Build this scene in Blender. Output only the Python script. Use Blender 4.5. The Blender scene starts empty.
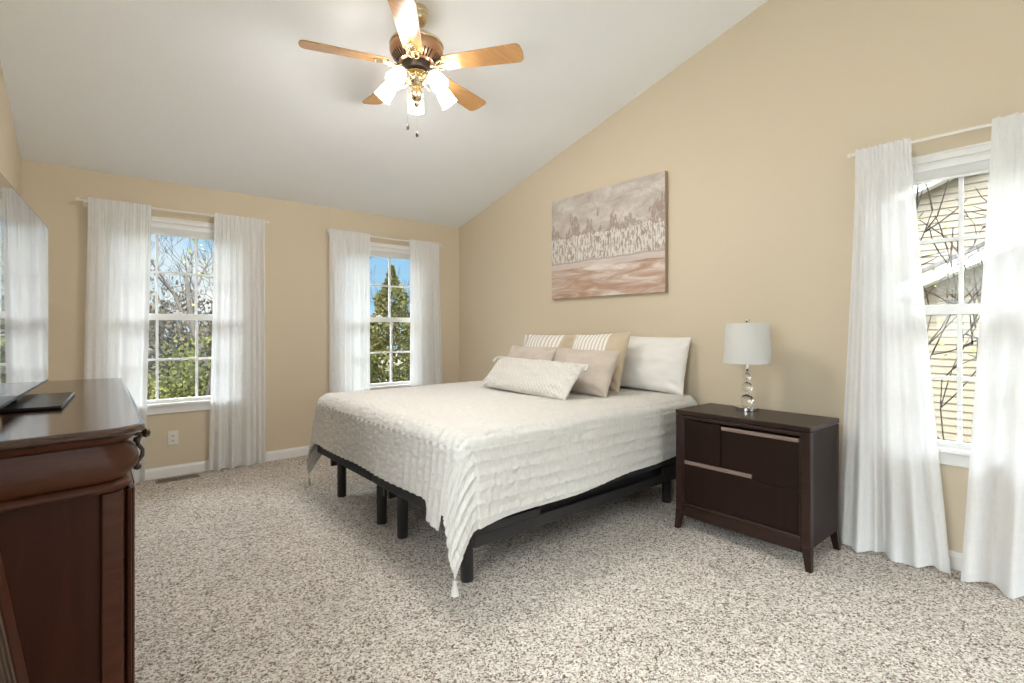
import bpy, bmesh, math, random
from mathutils import Vector, Matrix, noise
PI = math.pi
SC = bpy.context.scene
COL = SC.collection

# ------------------------------------------------------------------ camera, world, sun, exposure
YAW = math.radians(40.0)
cd = bpy.data.cameras.new('camera'); cam = bpy.data.objects.new('camera', cd); COL.objects.link(cam)
cam.location = (0, 0, 1.225); cam.rotation_euler = (PI/2, 0, -YAW)
cd.sensor_width = 36.0; cd.lens = 36.0*500.0/1024.0
cd.shift_y = -12.5/1024.0; cd.clip_start = 0.02; cd.clip_end = 300
SC.camera = cam

W = bpy.data.worlds.new('sky'); SC.world = W; W.use_nodes = True
def build_world():
    nt = W.node_tree; nt.nodes.clear()
    tc = nt.nodes.new('ShaderNodeTexCoord')
    sep = nt.nodes.new('ShaderNodeSeparateXYZ'); nt.links.new(tc.outputs['Generated'], sep.inputs[0])
    grad = nt.nodes.new('ShaderNodeValToRGB'); nt.links.new(sep.outputs['Z'], grad.inputs[0])
    grad.color_ramp.elements[0].position = 0.0; grad.color_ramp.elements[0].color = (0.27, 0.44, 0.58, 1)
    grad.color_ramp.elements[1].position = 0.45; grad.color_ramp.elements[1].color = (0.13, 0.30, 0.56, 1)
    nz = nt.nodes.new('ShaderNodeTexNoise'); nz.inputs['Scale'].default_value = 2.2; nz.inputs['Detail'].default_value = 5
    mp = nt.nodes.new('ShaderNodeMapping'); mp.inputs['Scale'].default_value = (1, 1, 2.6); mp.inputs['Location'].default_value = (0.35, 0.1, 0)
    nt.links.new(tc.outputs['Generated'], mp.inputs[0]); nt.links.new(mp.outputs[0], nz.inputs['Vector'])
    cr = nt.nodes.new('ShaderNodeValToRGB'); nt.links.new(nz.outputs['Fac'], cr.inputs[0])
    cr.color_ramp.elements[0].position = 0.47; cr.color_ramp.elements[0].color = (0, 0, 0, 1)
    cr.color_ramp.elements[1].position = 0.66; cr.color_ramp.elements[1].color = (1, 1, 1, 1)
    mx = nt.nodes.new('ShaderNodeMixRGB'); nt.links.new(cr.outputs[0], mx.inputs[0]); nt.links.new(grad.outputs[0], mx.inputs[1])
    mx.inputs[2].default_value = (.66, .66, .65, 1)
    hi = nt.nodes.new('ShaderNodeMapRange'); hi.interpolation_type = 'SMOOTHSTEP'; nt.links.new(sep.outputs['Z'], hi.inputs[0])
    hi.inputs[1].default_value = .22; hi.inputs[2].default_value = .44; hi.inputs[3].default_value = 0; hi.inputs[4].default_value = 1
    m2 = nt.nodes.new('ShaderNodeMixRGB'); nt.links.new(hi.outputs[0], m2.inputs[0]); nt.links.new(mx.outputs[0], m2.inputs[1])
    m2.inputs[2].default_value = (9.6, 10.1, 10.8, 1)                    # bright high overcast above the blue horizon
    bg = nt.nodes.new('ShaderNodeBackground'); nt.links.new(m2.outputs[0], bg.inputs[0]); bg.inputs[1].default_value = .85
    out = nt.nodes.new('ShaderNodeOutputWorld'); nt.links.new(bg.outputs[0], out.inputs[0])
build_world()

sl = bpy.data.lights.new('sun', 'SUN'); sl.energy = 2.2; sl.angle = 0.01; sl.color = (1.0, 0.95, 0.86)
sun = bpy.data.objects.new('sun', sl); COL.objects.link(sun)
sun.rotation_euler = Vector((0.42, 0.22, -0.88)).to_track_quat('-Z', 'Y').to_euler()

al = bpy.data.lights.new('rear_fill', 'AREA'); al.shape = 'RECTANGLE'; al.size = 2.3; al.size_y = 2.0; al.energy = 11.0; al.color = (0.93, 0.97, 1.0)
fill = bpy.data.objects.new('rear_fill', al); COL.objects.link(fill)
fill.location = (1.5, -2.62, 1.10); fill.rotation_euler = (PI/2, 0, 0)          # added fill lamp outside the added glass door behind the camera, shining in
a2 = bpy.data.lights.new('side_fill', 'AREA'); a2.shape = 'RECTANGLE'; a2.size = 1.4; a2.size_y = 1.05; a2.energy = 24.0; a2.color = (0.93, 0.97, 1.0)
fill2 = bpy.data.objects.new('side_fill', a2); COL.objects.link(fill2)
fill2.location = (-.62, .62, 1.60); fill2.rotation_euler = (PI/2, 0, -PI/2)   # added fill lamp outside the added left-wall window, shining in
FAN_LIGHT = 8.2            # watts of each of the five fan bulbs
SC.view_settings.view_transform = 'Standard'; SC.view_settings.look = 'None'
SC.view_settings.gamma = 1.0; SC.view_settings.use_curve_mapping = False
SC.view_settings.exposure = 0.98
cy = SC.cycles
cy.max_bounces = 12; cy.diffuse_bounces = 6; cy.glossy_bounces = 4; cy.transmission_bounces = 8; cy.transparent_max_bounces = 16
cy.sample_clamp_indirect = 6.0

# ------------------------------------------------------------------ helpers
class MB:
    """collects shapes and links them as one mesh object"""
    def __init__(s): s.v = []; s.f = []; s.uv = None
    def add(s, vs, fs):
        n = len(s.v); s.v += [Vector(p) for p in vs]; s.f += [tuple(i+n for i in f) for f in fs]
    def box(s, x0, x1, y0, y1, z0, z1, M=None):
        vs = [Vector(p) for p in ((x0,y0,z0),(x1,y0,z0),(x1,y1,z0),(x0,y1,z0),(x0,y0,z1),(x1,y0,z1),(x1,y1,z1),(x0,y1,z1))]
        if M: vs = [M @ p for p in vs]
        s.add(vs, [(0,3,2,1),(4,5,6,7),(0,1,5,4),(1,2,6,5),(2,3,7,6),(3,0,4,7)])
    def frustum(s, c0, hx0, hy0, c1, hx1, hy1):
        vs = [(c0[0]-hx0,c0[1]-hy0,c0[2]),(c0[0]+hx0,c0[1]-hy0,c0[2]),(c0[0]+hx0,c0[1]+hy0,c0[2]),(c0[0]-hx0,c0[1]+hy0,c0[2]),
              (c1[0]-hx1,c1[1]-hy1,c1[2]),(c1[0]+hx1,c1[1]-hy1,c1[2]),(c1[0]+hx1,c1[1]+hy1,c1[2]),(c1[0]-hx1,c1[1]+hy1,c1[2])]
        s.add(vs, [(0,3,2,1),(4,5,6,7),(0,1,5,4),(1,2,6,5),(2,3,7,6),(3,0,4,7)])
    def lathe(s, prof, n=32, M=None, capb=True, capt=True):
        vs = []
        for r, z in prof:
            for k in range(n):
                a = 2*PI*k/n; vs.append(Vector((r*math.cos(a), r*math.sin(a), z)))
        fs = []
        for i in range(len(prof)-1):
            for k in range(n):
                k2 = (k+1) % n; fs.append((i*n+k, i*n+k2, (i+1)*n+k2, (i+1)*n+k))
        if capb: fs.append(tuple(range(n-1, -1, -1)))
        if capt: fs.append(tuple((len(prof)-1)*n+k for k in range(n)))
        if M: vs = [M @ p for p in vs]
        s.add(vs, fs)
    def tube(s, pts, rad, n=8, cap=True):
        pts = [Vector(p) for p in pts]
        if not hasattr(rad, '__len__'): rad = [rad]*len(pts)
        vs = []; up = None
        for i, p in enumerate(pts):
            t = (pts[min(i+1, len(pts)-1)] - pts[max(i-1, 0)]).normalized()
            if up is None:
                up = Vector((0,0,1)) if abs(t.z) < .9 else Vector((1,0,0))
            u = (up - t*up.dot(t))
            if u.length < 1e-5: u = t.orthogonal()
            u.normalize(); w = t.cross(u); up = u
            for k in range(n):
                a = 2*PI*k/n; vs.append(p + (u*math.cos(a) + w*math.sin(a))*rad[i])
        fs = []
        for i in range(len(pts)-1):
            for k in range(n):
                k2 = (k+1) % n; fs.append((i*n+k, i*n+k2, (i+1)*n+k2, (i+1)*n+k))
        if cap:
            fs.append(tuple(range(n-1, -1, -1))); fs.append(tuple((len(pts)-1)*n+k for k in range(n)))
        s.add(vs, fs)
    def sphere(s, c, r, n=20, m=12, sz=1.0):
        c = Vector(c)
        s.lathe([(max(1e-4, r*math.sin(PI*i/m)), -r*sz*math.cos(PI*i/m)) for i in range(m+1)], n, Matrix.Translation(c), False, False)
    def prism(s, poly, z0, z1, M=None):
        n = len(poly)
        vs = [Vector((x, y, z0)) for x, y in poly] + [Vector((x, y, z1)) for x, y in poly]
        if M: vs = [M @ p for p in vs]
        s.add(vs, [tuple(range(n-1, -1, -1)), tuple(range(n, 2*n))] + [(i, (i+1) % n, n+(i+1) % n, n+i) for i in range(n)])
    def build(s, name, mat, parent=None, smooth=False, bevel=0.0, seg=2, angle=40, loc=None, rotz=0.0, M=None):
        me = bpy.data.meshes.new(name)
        vs = [M @ p for p in s.v] if M else s.v
        me.from_pydata([tuple(p) for p in vs], [], s.f)
        bm = bmesh.new(); bm.from_mesh(me)
        bmesh.ops.recalc_face_normals(bm, faces=bm.faces); bm.to_mesh(me); bm.free()
        if mat: me.materials.append(mat)
        o = bpy.data.objects.new(name, me); COL.objects.link(o)
        if parent: o.parent = parent
        if loc: o.location = loc
        o.rotation_euler.z = rotz
        if bevel:
            b = o.modifiers.new('bevel', 'BEVEL'); b.width = bevel; b.segments = seg; b.limit_method = 'ANGLE'; b.angle_limit = math.radians(angle)
            b.harden_normals = False
        if smooth or bevel:
            me.polygons.foreach_set('use_smooth', [True]*len(me.polygons))
            try: me.set_sharp_from_angle(angle=math.radians(angle))
            except Exception: pass
        return o

def grid_obj(name, nu, nv, fn, mat, parent=None, uvfn=None, loc=None, rotz=0.0, solid=0.0):
    """a sheet of nu x nv cells; fn(u, v) gives the point"""
    vs = [fn(i/nu, j/nv) for j in range(nv+1) for i in range(nu+1)]
    fs = [(j*(nu+1)+i, j*(nu+1)+i+1, (j+1)*(nu+1)+i+1, (j+1)*(nu+1)+i) for j in range(nv) for i in range(nu)]
    me = bpy.data.meshes.new(name); me.from_pydata([tuple(p) for p in vs], [], fs)
    uvl = me.uv_layers.new(name='UVMap')
    for li, l in enumerate(me.loops):
        i = l.vertex_index % (nu+1); j = l.vertex_index//(nu+1)
        uvl.data[li].uv = uvfn(i/nu, j/nv) if uvfn else (i/nu, j/nv)
    me.materials.append(mat); me.polygons.foreach_set('use_smooth', [True]*len(me.polygons))
    o = bpy.data.objects.new(name, me); COL.objects.link(o)
    if parent: o.parent = parent
    if loc: o.location = loc
    o.rotation_euler.z = rotz
    if solid:
        sm = o.modifiers.new('thickness', 'SOLIDIFY'); sm.thickness = solid; sm.offset = 0
    return o

def tag(o, label=None, cat=None, group=None, kind=None):
    if label: o['label'] = label
    if cat: o['category'] = cat
    if group: o['group'] = group
    if kind: o['kind'] = kind
    return o
def thing(name, loc, label=None, cat=None, group=None, kind=None, rotz=0.0):
    o = bpy.data.objects.new(name, None); COL.objects.link(o); o.location = loc; o.rotation_euler.z = rotz
    o.empty_display_size = .1
    return tag(o, label, cat, group, kind)
def copy_tree(o, parent=None):
    c = o.copy(); COL.objects.link(c)
    if parent: c.parent = parent
    for ch in list(o.children): copy_tree(ch, c)
    return c

# ------------------------------------------------------------------ materials
def new_mat(name, color=(.8,.8,.8), rough=.5, metal=0.0, spec=.5, coat=0.0, coat_rough=.1):
    m = bpy.data.materials.new(name); m.use_nodes = True
    b = m.node_tree.nodes['Principled BSDF']
    b.inputs['Base Color'].default_value = (*color, 1); b.inputs['Roughness'].default_value = rough
    b.inputs['Metallic'].default_value = metal; b.inputs['Specular IOR Level'].default_value = spec
    b.inputs['Coat Weight'].default_value = coat; b.inputs['Coat Roughness'].default_value = coat_rough
    return m
def nd(m, t): return m.node_tree.nodes.new(t)
def lk(m, a, b): m.node_tree.links.new(a, b)
def pb(m): return m.node_tree.nodes['Principled BSDF']
def coords(m, kind='Object', scale=(1,1,1), rot=(0,0,0)):
    tc = nd(m, 'ShaderNodeTexCoord'); mp = nd(m, 'ShaderNodeMapping')
    mp.inputs['Scale'].default_value = scale; mp.inputs['Rotation'].default_value = rot
    lk(m, tc.outputs[kind], mp.inputs[0]); return mp.outputs[0]
def ramp(m, fac, stops):
    r = nd(m, 'ShaderNodeValToRGB'); e = r.color_ramp.elements
    while len(e) < len(stops): e.new(0.5)
    for k, (p, c) in enumerate(stops): e[k].position = p; e[k].color = (*c, 1)
    lk(m, fac, r.inputs[0]); return r.outputs[0]
def noise_tex(m, vec, scale, detail=4, rough=.55, dist=0):
    n = nd(m, 'ShaderNodeTexNoise'); n.inputs['Scale'].default_value = scale; n.inputs['Detail'].default_value = detail
    n.inputs['Roughness'].default_value = rough; n.inputs['Distortion'].default_value = dist
    lk(m, vec, n.inputs['Vector']); return n.outputs['Fac']
def bump(m, h, strength=.3, dist=.01, prev=None):
    b = nd(m, 'ShaderNodeBump'); b.inputs['Strength'].default_value = strength; b.inputs['Distance'].default_value = dist
    lk(m, h, b.inputs['Height'])
    if prev: lk(m, prev, b.inputs['Normal'])
    lk(m, b.outputs[0], pb(m).inputs['Normal']); return b.outputs[0]
def mathn(m, op, a, b=None):
    n = nd(m, 'ShaderNodeMath'); n.operation = op
    for k, x in enumerate((a, b)):
        if x is None: continue
        if isinstance(x, (int, float)): n.inputs[k].default_value = x
        else: lk(m, x, n.inputs[k])
    return n.outputs[0]
def mixc(m, fac, a, b, mode='MIX'):
    n = nd(m, 'ShaderNodeMixRGB'); n.blend_type = mode
    for k, x in enumerate((fac, a, b)):
        if isinstance(x, (int, float)): n.inputs[k].default_value = x
        elif isinstance(x, tuple): n.inputs[k].default_value = (*x, 1)
        else: lk(m, x, n.inputs[k])
    return n.outputs[0]

def wood(name, c1, c2, scale=(1,1,1), rough=.3, coat=.3, grain=9.0, sp=.5):
    m = new_mat(name, c1, rough, coat=coat, coat_rough=.12, spec=sp)
    v = coords(m, 'Object', scale)
    n1 = noise_tex(m, v, grain, 6, .6, .6); n2 = noise_tex(m, v, grain*7, 3, .6)
    f = mathn(m, 'ADD', mathn(m, 'MULTIPLY', n1, .75), mathn(m, 'MULTIPLY', n2, .25))
    lk(m, ramp(m, f, [(.32, c1), (.68, c2)]), pb(m).inputs['Base Color'])
    bump(m, n2, .06, .002)
    return m

M = {}
def paint(name, col, bs=90, st=.06):
    m = new_mat(name, col, .62, spec=.3)
    v = coords(m); bump(m, noise_tex(m, v, bs, 3), st, .004); return m
M['wall'] = paint('wall_paint', (.655, .56, .42))
M['ceiling'] = paint('ceiling_paint', (.855, .875, .90), 55, .22)
M['white'] = paint('white_trim', (.82, .81, .79), 20, .02); pb(M['white']).inputs['Roughness'].default_value = .4
M['vinyl'] = new_mat('white_vinyl', (.84, .84, .83), .35)
M['rod'] = new_mat('rod_white', (.80, .76, .70), .4)
M['black_metal'] = new_mat('black_metal', (.015, .014, .014), .45)
M['black_fabric'] = new_mat('black_fabric', (.020, .019, .020), .85)
bump(M['black_fabric'], noise_tex(M['black_fabric'], coords(M['black_fabric']), 500, 2), .3, .002)
M['brass'] = new_mat('antique_brass', (.72, .60, .38), .22, 1.0)
M['copper'] = new_mat('rubbed_copper', (.62, .36, .22), .3, 1.0)
M['dark_hole'] = new_mat('dark_slot', (.02, .015, .01), .7)
M['chrome'] = new_mat('chrome', (.75, .74, .72), .12, 1.0)
M['nickel'] = new_mat('champagne_strip', (.26, .19, .155), .4, .35)
M['bronze'] = new_mat('dark_bronze', (.08, .06, .05), .4, .8)
M['espresso'] = wood('espresso_wood', (.019, .0085, .0058), (.031, .0145, .0095), (1, .25, 2), .38, .08, 14, .25)
M['espresso_v'] = wood('espresso_face', (.0115, .0047, .003), (.020, .0085, .0055), (2, 2, .25), .45, .0, 14, .16)
M['mahogany'] = wood('mahogany_top', (.042, .014, .007), (.070, .025, .012), (3, .5, 3), .22, .5, 6)
M['mahogany_v'] = wood('mahogany_side', (.036, .0095, .0040), (.066, .0175, .0072), (4, 4, .4), .42, .0, 5, .16)
M['mahogany_h'] = wood('mahogany_moulding', (.055, .0150, .0060), (.098, .029, .0115), (1.2, .4, 6), .36, .10, 6, .25)
M['blade'] = wood('oak_blade', (.44, .21, .072), (.58, .32, .125), (1, 9, 1), .22, .5, 5)
M['olive_panel'] = new_mat('dark_olive_panel', (.035, .028, .018), .5)
M['tv_black'] = new_mat('tv_plastic', (.01, .01, .011), .35)
M['screen'] = new_mat('tv_glass', (.006, .006, .008), .03, spec=.8, coat=1.0, coat_rough=.02)
M['plate'] = new_mat('ivory_plastic', (.80, .77, .71), .35)
M['lip'] = new_mat('brown_lip', (.10, .065, .045), .5)
M['vent'] = new_mat('vent_metal', (.30, .24, .18), .45, .4)

def glass_mat():
    m = bpy.data.materials.new('window_glass'); m.use_nodes = True; nt = m.node_tree; nt.nodes.clear()
    tr = nd(m, 'ShaderNodeBsdfTransparent'); tr.inputs[0].default_value = (.96, .98, .97, 1)
    gl = nd(m, 'ShaderNodeBsdfGlossy'); gl.inputs['Roughness'].default_value = .01
    fr = nd(m, 'ShaderNodeFresnel'); fr.inputs[0].default_value = 1.25
    mx = nd(m, 'ShaderNodeMixShader'); lk(m, fr.outputs[0], mx.inputs[0]); lk(m, tr.outputs[0], mx.inputs[1]); lk(m, gl.outputs[0], mx.inputs[2])
    out = nd(m, 'ShaderNodeOutputMaterial'); lk(m, mx.outputs[0], out.inputs[0]); return m
M['glass'] = glass_mat()
def crystal_mat():
    m = new_mat('crystal', (.98, .98, .97), .01); pb(m).inputs['Transmission Weight'].default_value = 1.0; pb(m).inputs['IOR'].default_value = 1.5; return m
M['crystal'] = crystal_mat()

def sheer_mat():
    m = bpy.data.materials.new('sheer_voile'); m.use_nodes = True; nt = m.node_tree; nt.nodes.clear()
    tc = nd(m, 'ShaderNodeTexCoord'); mp = nd(m, 'ShaderNodeMapping'); lk(m, tc.outputs['UV'], mp.inputs[0])
    mp.inputs['Scale'].default_value = (260, 12, 1)
    n1 = nd(m, 'ShaderNodeTexNoise'); n1.inputs['Scale'].default_value = 1; n1.inputs['Detail'].default_value = 2; lk(m, mp.outputs[0], n1.inputs['Vector'])
    mp2 = nd(m, 'ShaderNodeMapping'); lk(m, tc.outputs['UV'], mp2.inputs[0]); mp2.inputs['Scale'].default_value = (14, 420, 1)
    n2 = nd(m, 'ShaderNodeTexNoise'); n2.inputs['Scale'].default_value = 1; n2.inputs['Detail'].default_value = 2; lk(m, mp2.outputs[0], n2.inputs['Vector'])
    s = mathn(m, 'ADD', n1.outputs['Fac'], n2.outputs['Fac'])
    fac = nd(m, 'ShaderNodeMapRange'); lk(m, s, fac.inputs[0]); fac.inputs[1].default_value = .7; fac.inputs[2].default_value = 1.3
    fac.inputs[3].default_value = .04; fac.inputs[4].default_value = .13
    df = nd(m, 'ShaderNodeBsdfDiffuse'); df.inputs[0].default_value = (.85, .845, .84, 1)
    tl = nd(m, 'ShaderNodeBsdfTranslucent'); tl.inputs[0].default_value = (.93, .93, .94, 1)
    tr = nd(m, 'ShaderNodeBsdfTransparent')
    m1 = nd(m, 'ShaderNodeMixShader'); m1.inputs[0].default_value = .24; lk(m, df.outputs[0], m1.inputs[1]); lk(m, tl.outputs[0], m1.inputs[2])
    m2 = nd(m, 'ShaderNodeMixShader'); lk(m, fac.outputs[0], m2.inputs[0]); lk(m, m1.outputs[0], m2.inputs[1]); lk(m, tr.outputs[0], m2.inputs[2])
    out = nd(m, 'ShaderNodeOutputMaterial'); lk(m, m2.outputs[0], out.inputs[0]); return m
M['sheer'] = sheer_mat()

def carpet_mat():
    m = new_mat('speckled_carpet', (.5,.45,.38), .95, spec=.1)
    v0 = coords(m, 'Object')
    wn = nd(m, 'ShaderNodeTexNoise'); wn.inputs['Scale'].default_value = 70; wn.inputs['Detail'].default_value = 2; lk(m, v0, wn.inputs['Vector'])
    off = nd(m, 'ShaderNodeVectorMath'); off.operation = 'MULTIPLY_ADD'; lk(m, wn.outputs['Color'], off.inputs[0])
    off.inputs[1].default_value = (.02, .02, .02); lk(m, v0, off.inputs[2]); v = off.outputs[0]
    vo = nd(m, 'ShaderNodeTexVoronoi'); vo.inputs['Scale'].default_value = 165; lk(m, v, vo.inputs['Vector'])
    wh = nd(m, 'ShaderNodeSeparateXYZ'); lk(m, vo.outputs['Color'], wh.inputs[0])
    fine = noise_tex(m, v0, 420, 2)
    f = mathn(m, 'ADD', mathn(m, 'MULTIPLY', wh.outputs[0], .75), mathn(m, 'MULTIPLY', fine, .45))
    c = ramp(m, f, [(.20, (.060, .044, .032)), (.38, (.31, .245, .195)), (.54, (.60, .54, .475)), (.95, (.85, .80, .74))])
    big = noise_tex(m, v0, 2.2, 3)
    big2 = noise_tex(m, v0, 14, 2)
    bf = mathn(m, 'ADD', mathn(m, 'MULTIPLY', big, .5), mathn(m, 'MULTIPLY', big2, .5))
    tone = ramp(m, bf, [(.3, (.86, .85, .84)), (.7, (1.08, 1.07, 1.06))])
    lk(m, mixc(m, 1.0, c, tone, 'MULTIPLY'), pb(m).inputs['Base Color'])
    h = mathn(m, 'ADD', mathn(m, 'MULTIPLY', vo.outputs['Distance'], -1.2), mathn(m, 'MULTIPLY', fine, .6))
    n1 = bump(m, h, .55, .008)
    bump(m, big2, .35, .03, n1)
    return m
M['carpet'] = carpet_mat()

def fabric(name, col, col2=None, scale=420, st=.35):
    m = new_mat(name, col, .9, spec=.15)
    v = coords(m, 'UV', (1,1,1)); n = noise_tex(m, v, scale, 2)
    if col2: lk(m, ramp(m, noise_tex(m, v, 9, 4), [(.3, col), (.7, col2)]), pb(m).inputs['Base Color'])
    pb(m).inputs['Sheen Weight'].default_value = .15
    bump(m, n, st, .0015); return m
M['sham'] = fabric('white_cotton', (.80, .775, .735), (.84, .82, .785), 300, .2)
M['beige'] = fabric('beige_linen', (.52, .45, .385), (.57, .49, .42), 260, .4)

def stripe_mat():
    m = fabric('striped_linen', (.62, .53, .41), None, 260, .4)
    tc = nd(m, 'ShaderNodeTexCoord'); sp = nd(m, 'ShaderNodeSeparateXYZ'); lk(m, tc.outputs['UV'], sp.inputs[0])
    u = sp.outputs[0]
    ph = mathn(m, 'FRACT', mathn(m, 'MULTIPLY', u, 15.0))
    st = mathn(m, 'LESS_THAN', mathn(m, 'ABSOLUTE', mathn(m, 'SUBTRACT', ph, .5)), .27)
    reg = mathn(m, 'MULTIPLY', mathn(m, 'GREATER_THAN', u, .05), mathn(m, 'LESS_THAN', u, .73))
    f = mathn(m, 'MULTIPLY', st, reg)
    base = mixc(m, mathn(m, 'MULTIPLY', reg, .65), (.56, .46, .33), (.66, .60, .52))
    lk(m, mixc(m, f, base, (.86, .84, .80)), pb(m).inputs['Base Color'])
    return m
M['striped'] = stripe_mat()
def waffle_mat():
    m = new_mat('cream_knit', (.70, .67, .62), .95, spec=.1)
    v = coords(m, 'UV', (1,1,1)); tc = nd(m, 'ShaderNodeSeparateXYZ'); lk(m, v, tc.inputs[0])
    a = mathn(m, 'SINE', mathn(m, 'MULTIPLY', tc.outputs[0], 2*PI*26)); b = mathn(m, 'SINE', mathn(m, 'MULTIPLY', tc.outputs[1], 2*PI*8.5))
    h = mathn(m, 'ADD', mathn(m, 'MULTIPLY', mathn(m, 'MULTIPLY', a, b), .7), noise_tex(m, v, 40, 3))
    bump(m, h, .6, .010); return m
M['knit'] = waffle_mat()
def spread_mat():
    m = new_mat('seersucker_cotton', (.65, .625, .585), .93, spec=.1)
    v = coords(m, 'UV', (1,1,1))
    mp = nd(m, 'ShaderNodeMapping'); lk(m, v, mp.inputs[0]); mp.inputs['Scale'].default_value = (90, 22, 1)
    n1 = noise_tex(m, mp.outputs[0], 1.0, 4, .6, .8)
    n2 = noise_tex(m, v, 260, 2)
    b1 = bump(m, n1, .4, .008); bump(m, n2, .25, .002, b1)
    lk(m, ramp(m, n1, [(.3, (.61, .585, .545)), (.7, (.68, .66, .625))]), pb(m).inputs['Base Color'])
    return m
M['spread'] = spread_mat()

def painting_mat():
    m = new_mat('abstract_canvas', (.7,.6,.5), .7, spec=.3)
    tc = nd(m, 'ShaderNodeTexCoord'); sp = nd(m, 'ShaderNodeSeparateXYZ'); lk(m, tc.outputs['UV'], sp.inputs[0])
    u, v = sp.outputs[0], sp.outputs[1]
    def mapv(sx, sy):
        mp = nd(m, 'ShaderNodeMapping'); lk(m, tc.outputs['UV'], mp.inputs[0]); mp.inputs['Scale'].default_value = (sx, sy, 1); return mp.outputs[0]
    cloud = noise_tex(m, mapv(3, 4), 1.6, 6, .65, .4)
    sky = ramp(m, cloud, [(.3, (.40, .335, .295)), (.5, (.53, .475, .43)), (.7, (.70, .66, .62))])
    speck = noise_tex(m, mapv(42, 26), 1, 3, .6)
    sky = mixc(m, mathn(m, 'MULTIPLY', mathn(m, 'GREATER_THAN', speck, .60), .45), sky, (.45, .35, .30))
    # mauve tree line whose top edge wanders
    edge = noise_tex(m, mapv(9, 2), 1, 5, .7)
    top = mathn(m, 'ADD', mathn(m, 'MULTIPLY', edge, 1.05), .16)
    d = mathn(m, 'SUBTRACT', top, v)
    tree = mathn(m, 'MULTIPLY', mathn(m, 'GREATER_THAN', d, 0.0), mathn(m, 'GREATER_THAN', noise_tex(m, mapv(55, 16), 1, 4, .7), .44))
    c = mixc(m, mathn(m, 'MULTIPLY', tree, .70), sky, (.31, .225, .185))
    # white upright dabs
    dab = noise_tex(m, mapv(75, 14), 1, 4, .65, .3)
    lim = mathn(m, 'ADD', mathn(m, 'MULTIPLY', noise_tex(m, mapv(14, 1), 1, 3), .14), .53)
    dm = mathn(m, 'MULTIPLY', mathn(m, 'GREATER_THAN', dab, .49), mathn(m, 'LESS_THAN', v, lim))
    c = mixc(m, mathn(m, 'MULTIPLY', dm, .8), c, (.74, .715, .67))
    # foreground below the horizon
    fg = noise_tex(m, mapv(2.2, 9), 1.3, 6, .62, .8)
    ground = ramp(m, fg, [(.28, (.30, .215, .18)), (.42, (.47, .30, .21)), (.52, (.54, .42, .35)), (.64, (.72, .655, .61))])
    hz = mathn(m, 'ADD', mathn(m, 'MULTIPLY', noise_tex(m, mapv(4, 1), 1, 2), .05), .325)
    gm = mathn(m, 'LESS_THAN', v, hz)
    c = mixc(m, gm, c, ground)
    band = mathn(m, 'MULTIPLY', gm, mathn(m, 'GREATER_THAN', v, mathn(m, 'SUBTRACT', hz, .06)))
    c = mixc(m, mathn(m, 'MULTIPLY', band, .75), c, (.64, .58, .545))
    line = mathn(m, 'LESS_THAN', mathn(m, 'ABSOLUTE', mathn(m, 'SUBTRACT', v, hz)), .008)
    c = mixc(m, mathn(m, 'MULTIPLY', line, .7), c, (.40, .33, .29))
    lk(m, c, pb(m).inputs['Base Color'])
    bump(m, mathn(m, 'ADD', dab, speck), .25, .004)
    return m
M['painting'] = painting_mat()
M['canvas_edge'] = new_mat('canvas_edge', (.36, .26, .19), .7)
def shade_mat():
    m = new_mat('lamp_shade_linen', (.84, .83, .81), .8); pb(m).inputs['Transmission Weight'].default_value = 0
    b = pb(m); out = [n for n in m.node_tree.nodes if n.type == 'OUTPUT_MATERIAL'][0]
    tl = nd(m, 'ShaderNodeBsdfTranslucent'); tl.inputs[0].default_value = (.85, .83, .8, 1)
    mx = nd(m, 'ShaderNodeMixShader'); mx.inputs[0].default_value = .35; lk(m, b.outputs[0], mx.inputs[1]); lk(m, tl.outputs[0], mx.inputs[2])
    lk(m, mx.outputs[0], out.inputs[0]); return m
M['shade'] = shade_mat()
def glow_mat():
    m = new_mat('lit_frosted_glass', (.95, .93, .9), .4)
    pb(m).inputs['Emission Color'].default_value = (1.0, .97, .93, 1); pb(m).inputs['Emission Strength'].default_value = 11.0; return m
M['glow'] = glow_mat()

# exterior
def ext(name, stops, scale, rough=.9):
    m = new_mat(name, stops[0][1], rough, spec=.2); v = coords(m, 'Object')
    lk(m, ramp(m, noise_tex(m, v, scale, 4, .65), stops), pb(m).inputs['Base Color']); return m
M['bark'] = ext('grey_bark', [(.3, (0.0216, 0.0171, 0.0135)), (.7, (0.054, 0.045, 0.036))], 6)
M['bark_dark'] = ext('brown_bark', [(.3, (0.0147, 0.0105, 0.0084)), (.7, (0.0399, 0.03045, 0.0231))], 6)
M['leaf_spring'] = ext('spring_leaf', [(.35, (0.1092, 0.1456, 0.02275)), (.65, (0.2366, 0.2639, 0.0637))], 3)
M['leaf_bush'] = ext('bush_leaf', [(.3, (0.03188, 0.0375, 0.0075)), (.65, (0.0825, 0.0825, 0.02063))], 2.2)
M['leaf_cedar'] = ext('cedar_leaf', [(.3, (0.0306, 0.03519, 0.00918)), (.5, (0.07344, 0.07191, 0.01836)), (.7, (0.1102, 0.08874, 0.03366))], 1.6)
M['leaf_dry'] = ext('dry_brush', [(.3, (0.0408, 0.03187, 0.02168)), (.7, (0.0918, 0.0765, 0.05355))], 1.5)
M['grass'] = ext('lawn', [(.3, (0.03575, 0.033, 0.0165)), (.7, (0.0715, 0.06325, 0.033))], 1.2)
M['siding'] = new_mat('cream_siding', (.19, .16, .116), .7)
M['shingle'] = ext('grey_shingle', [(.3, (0.06, 0.0575, 0.055)), (.7, (0.13, 0.125, 0.12))], 12)

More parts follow.
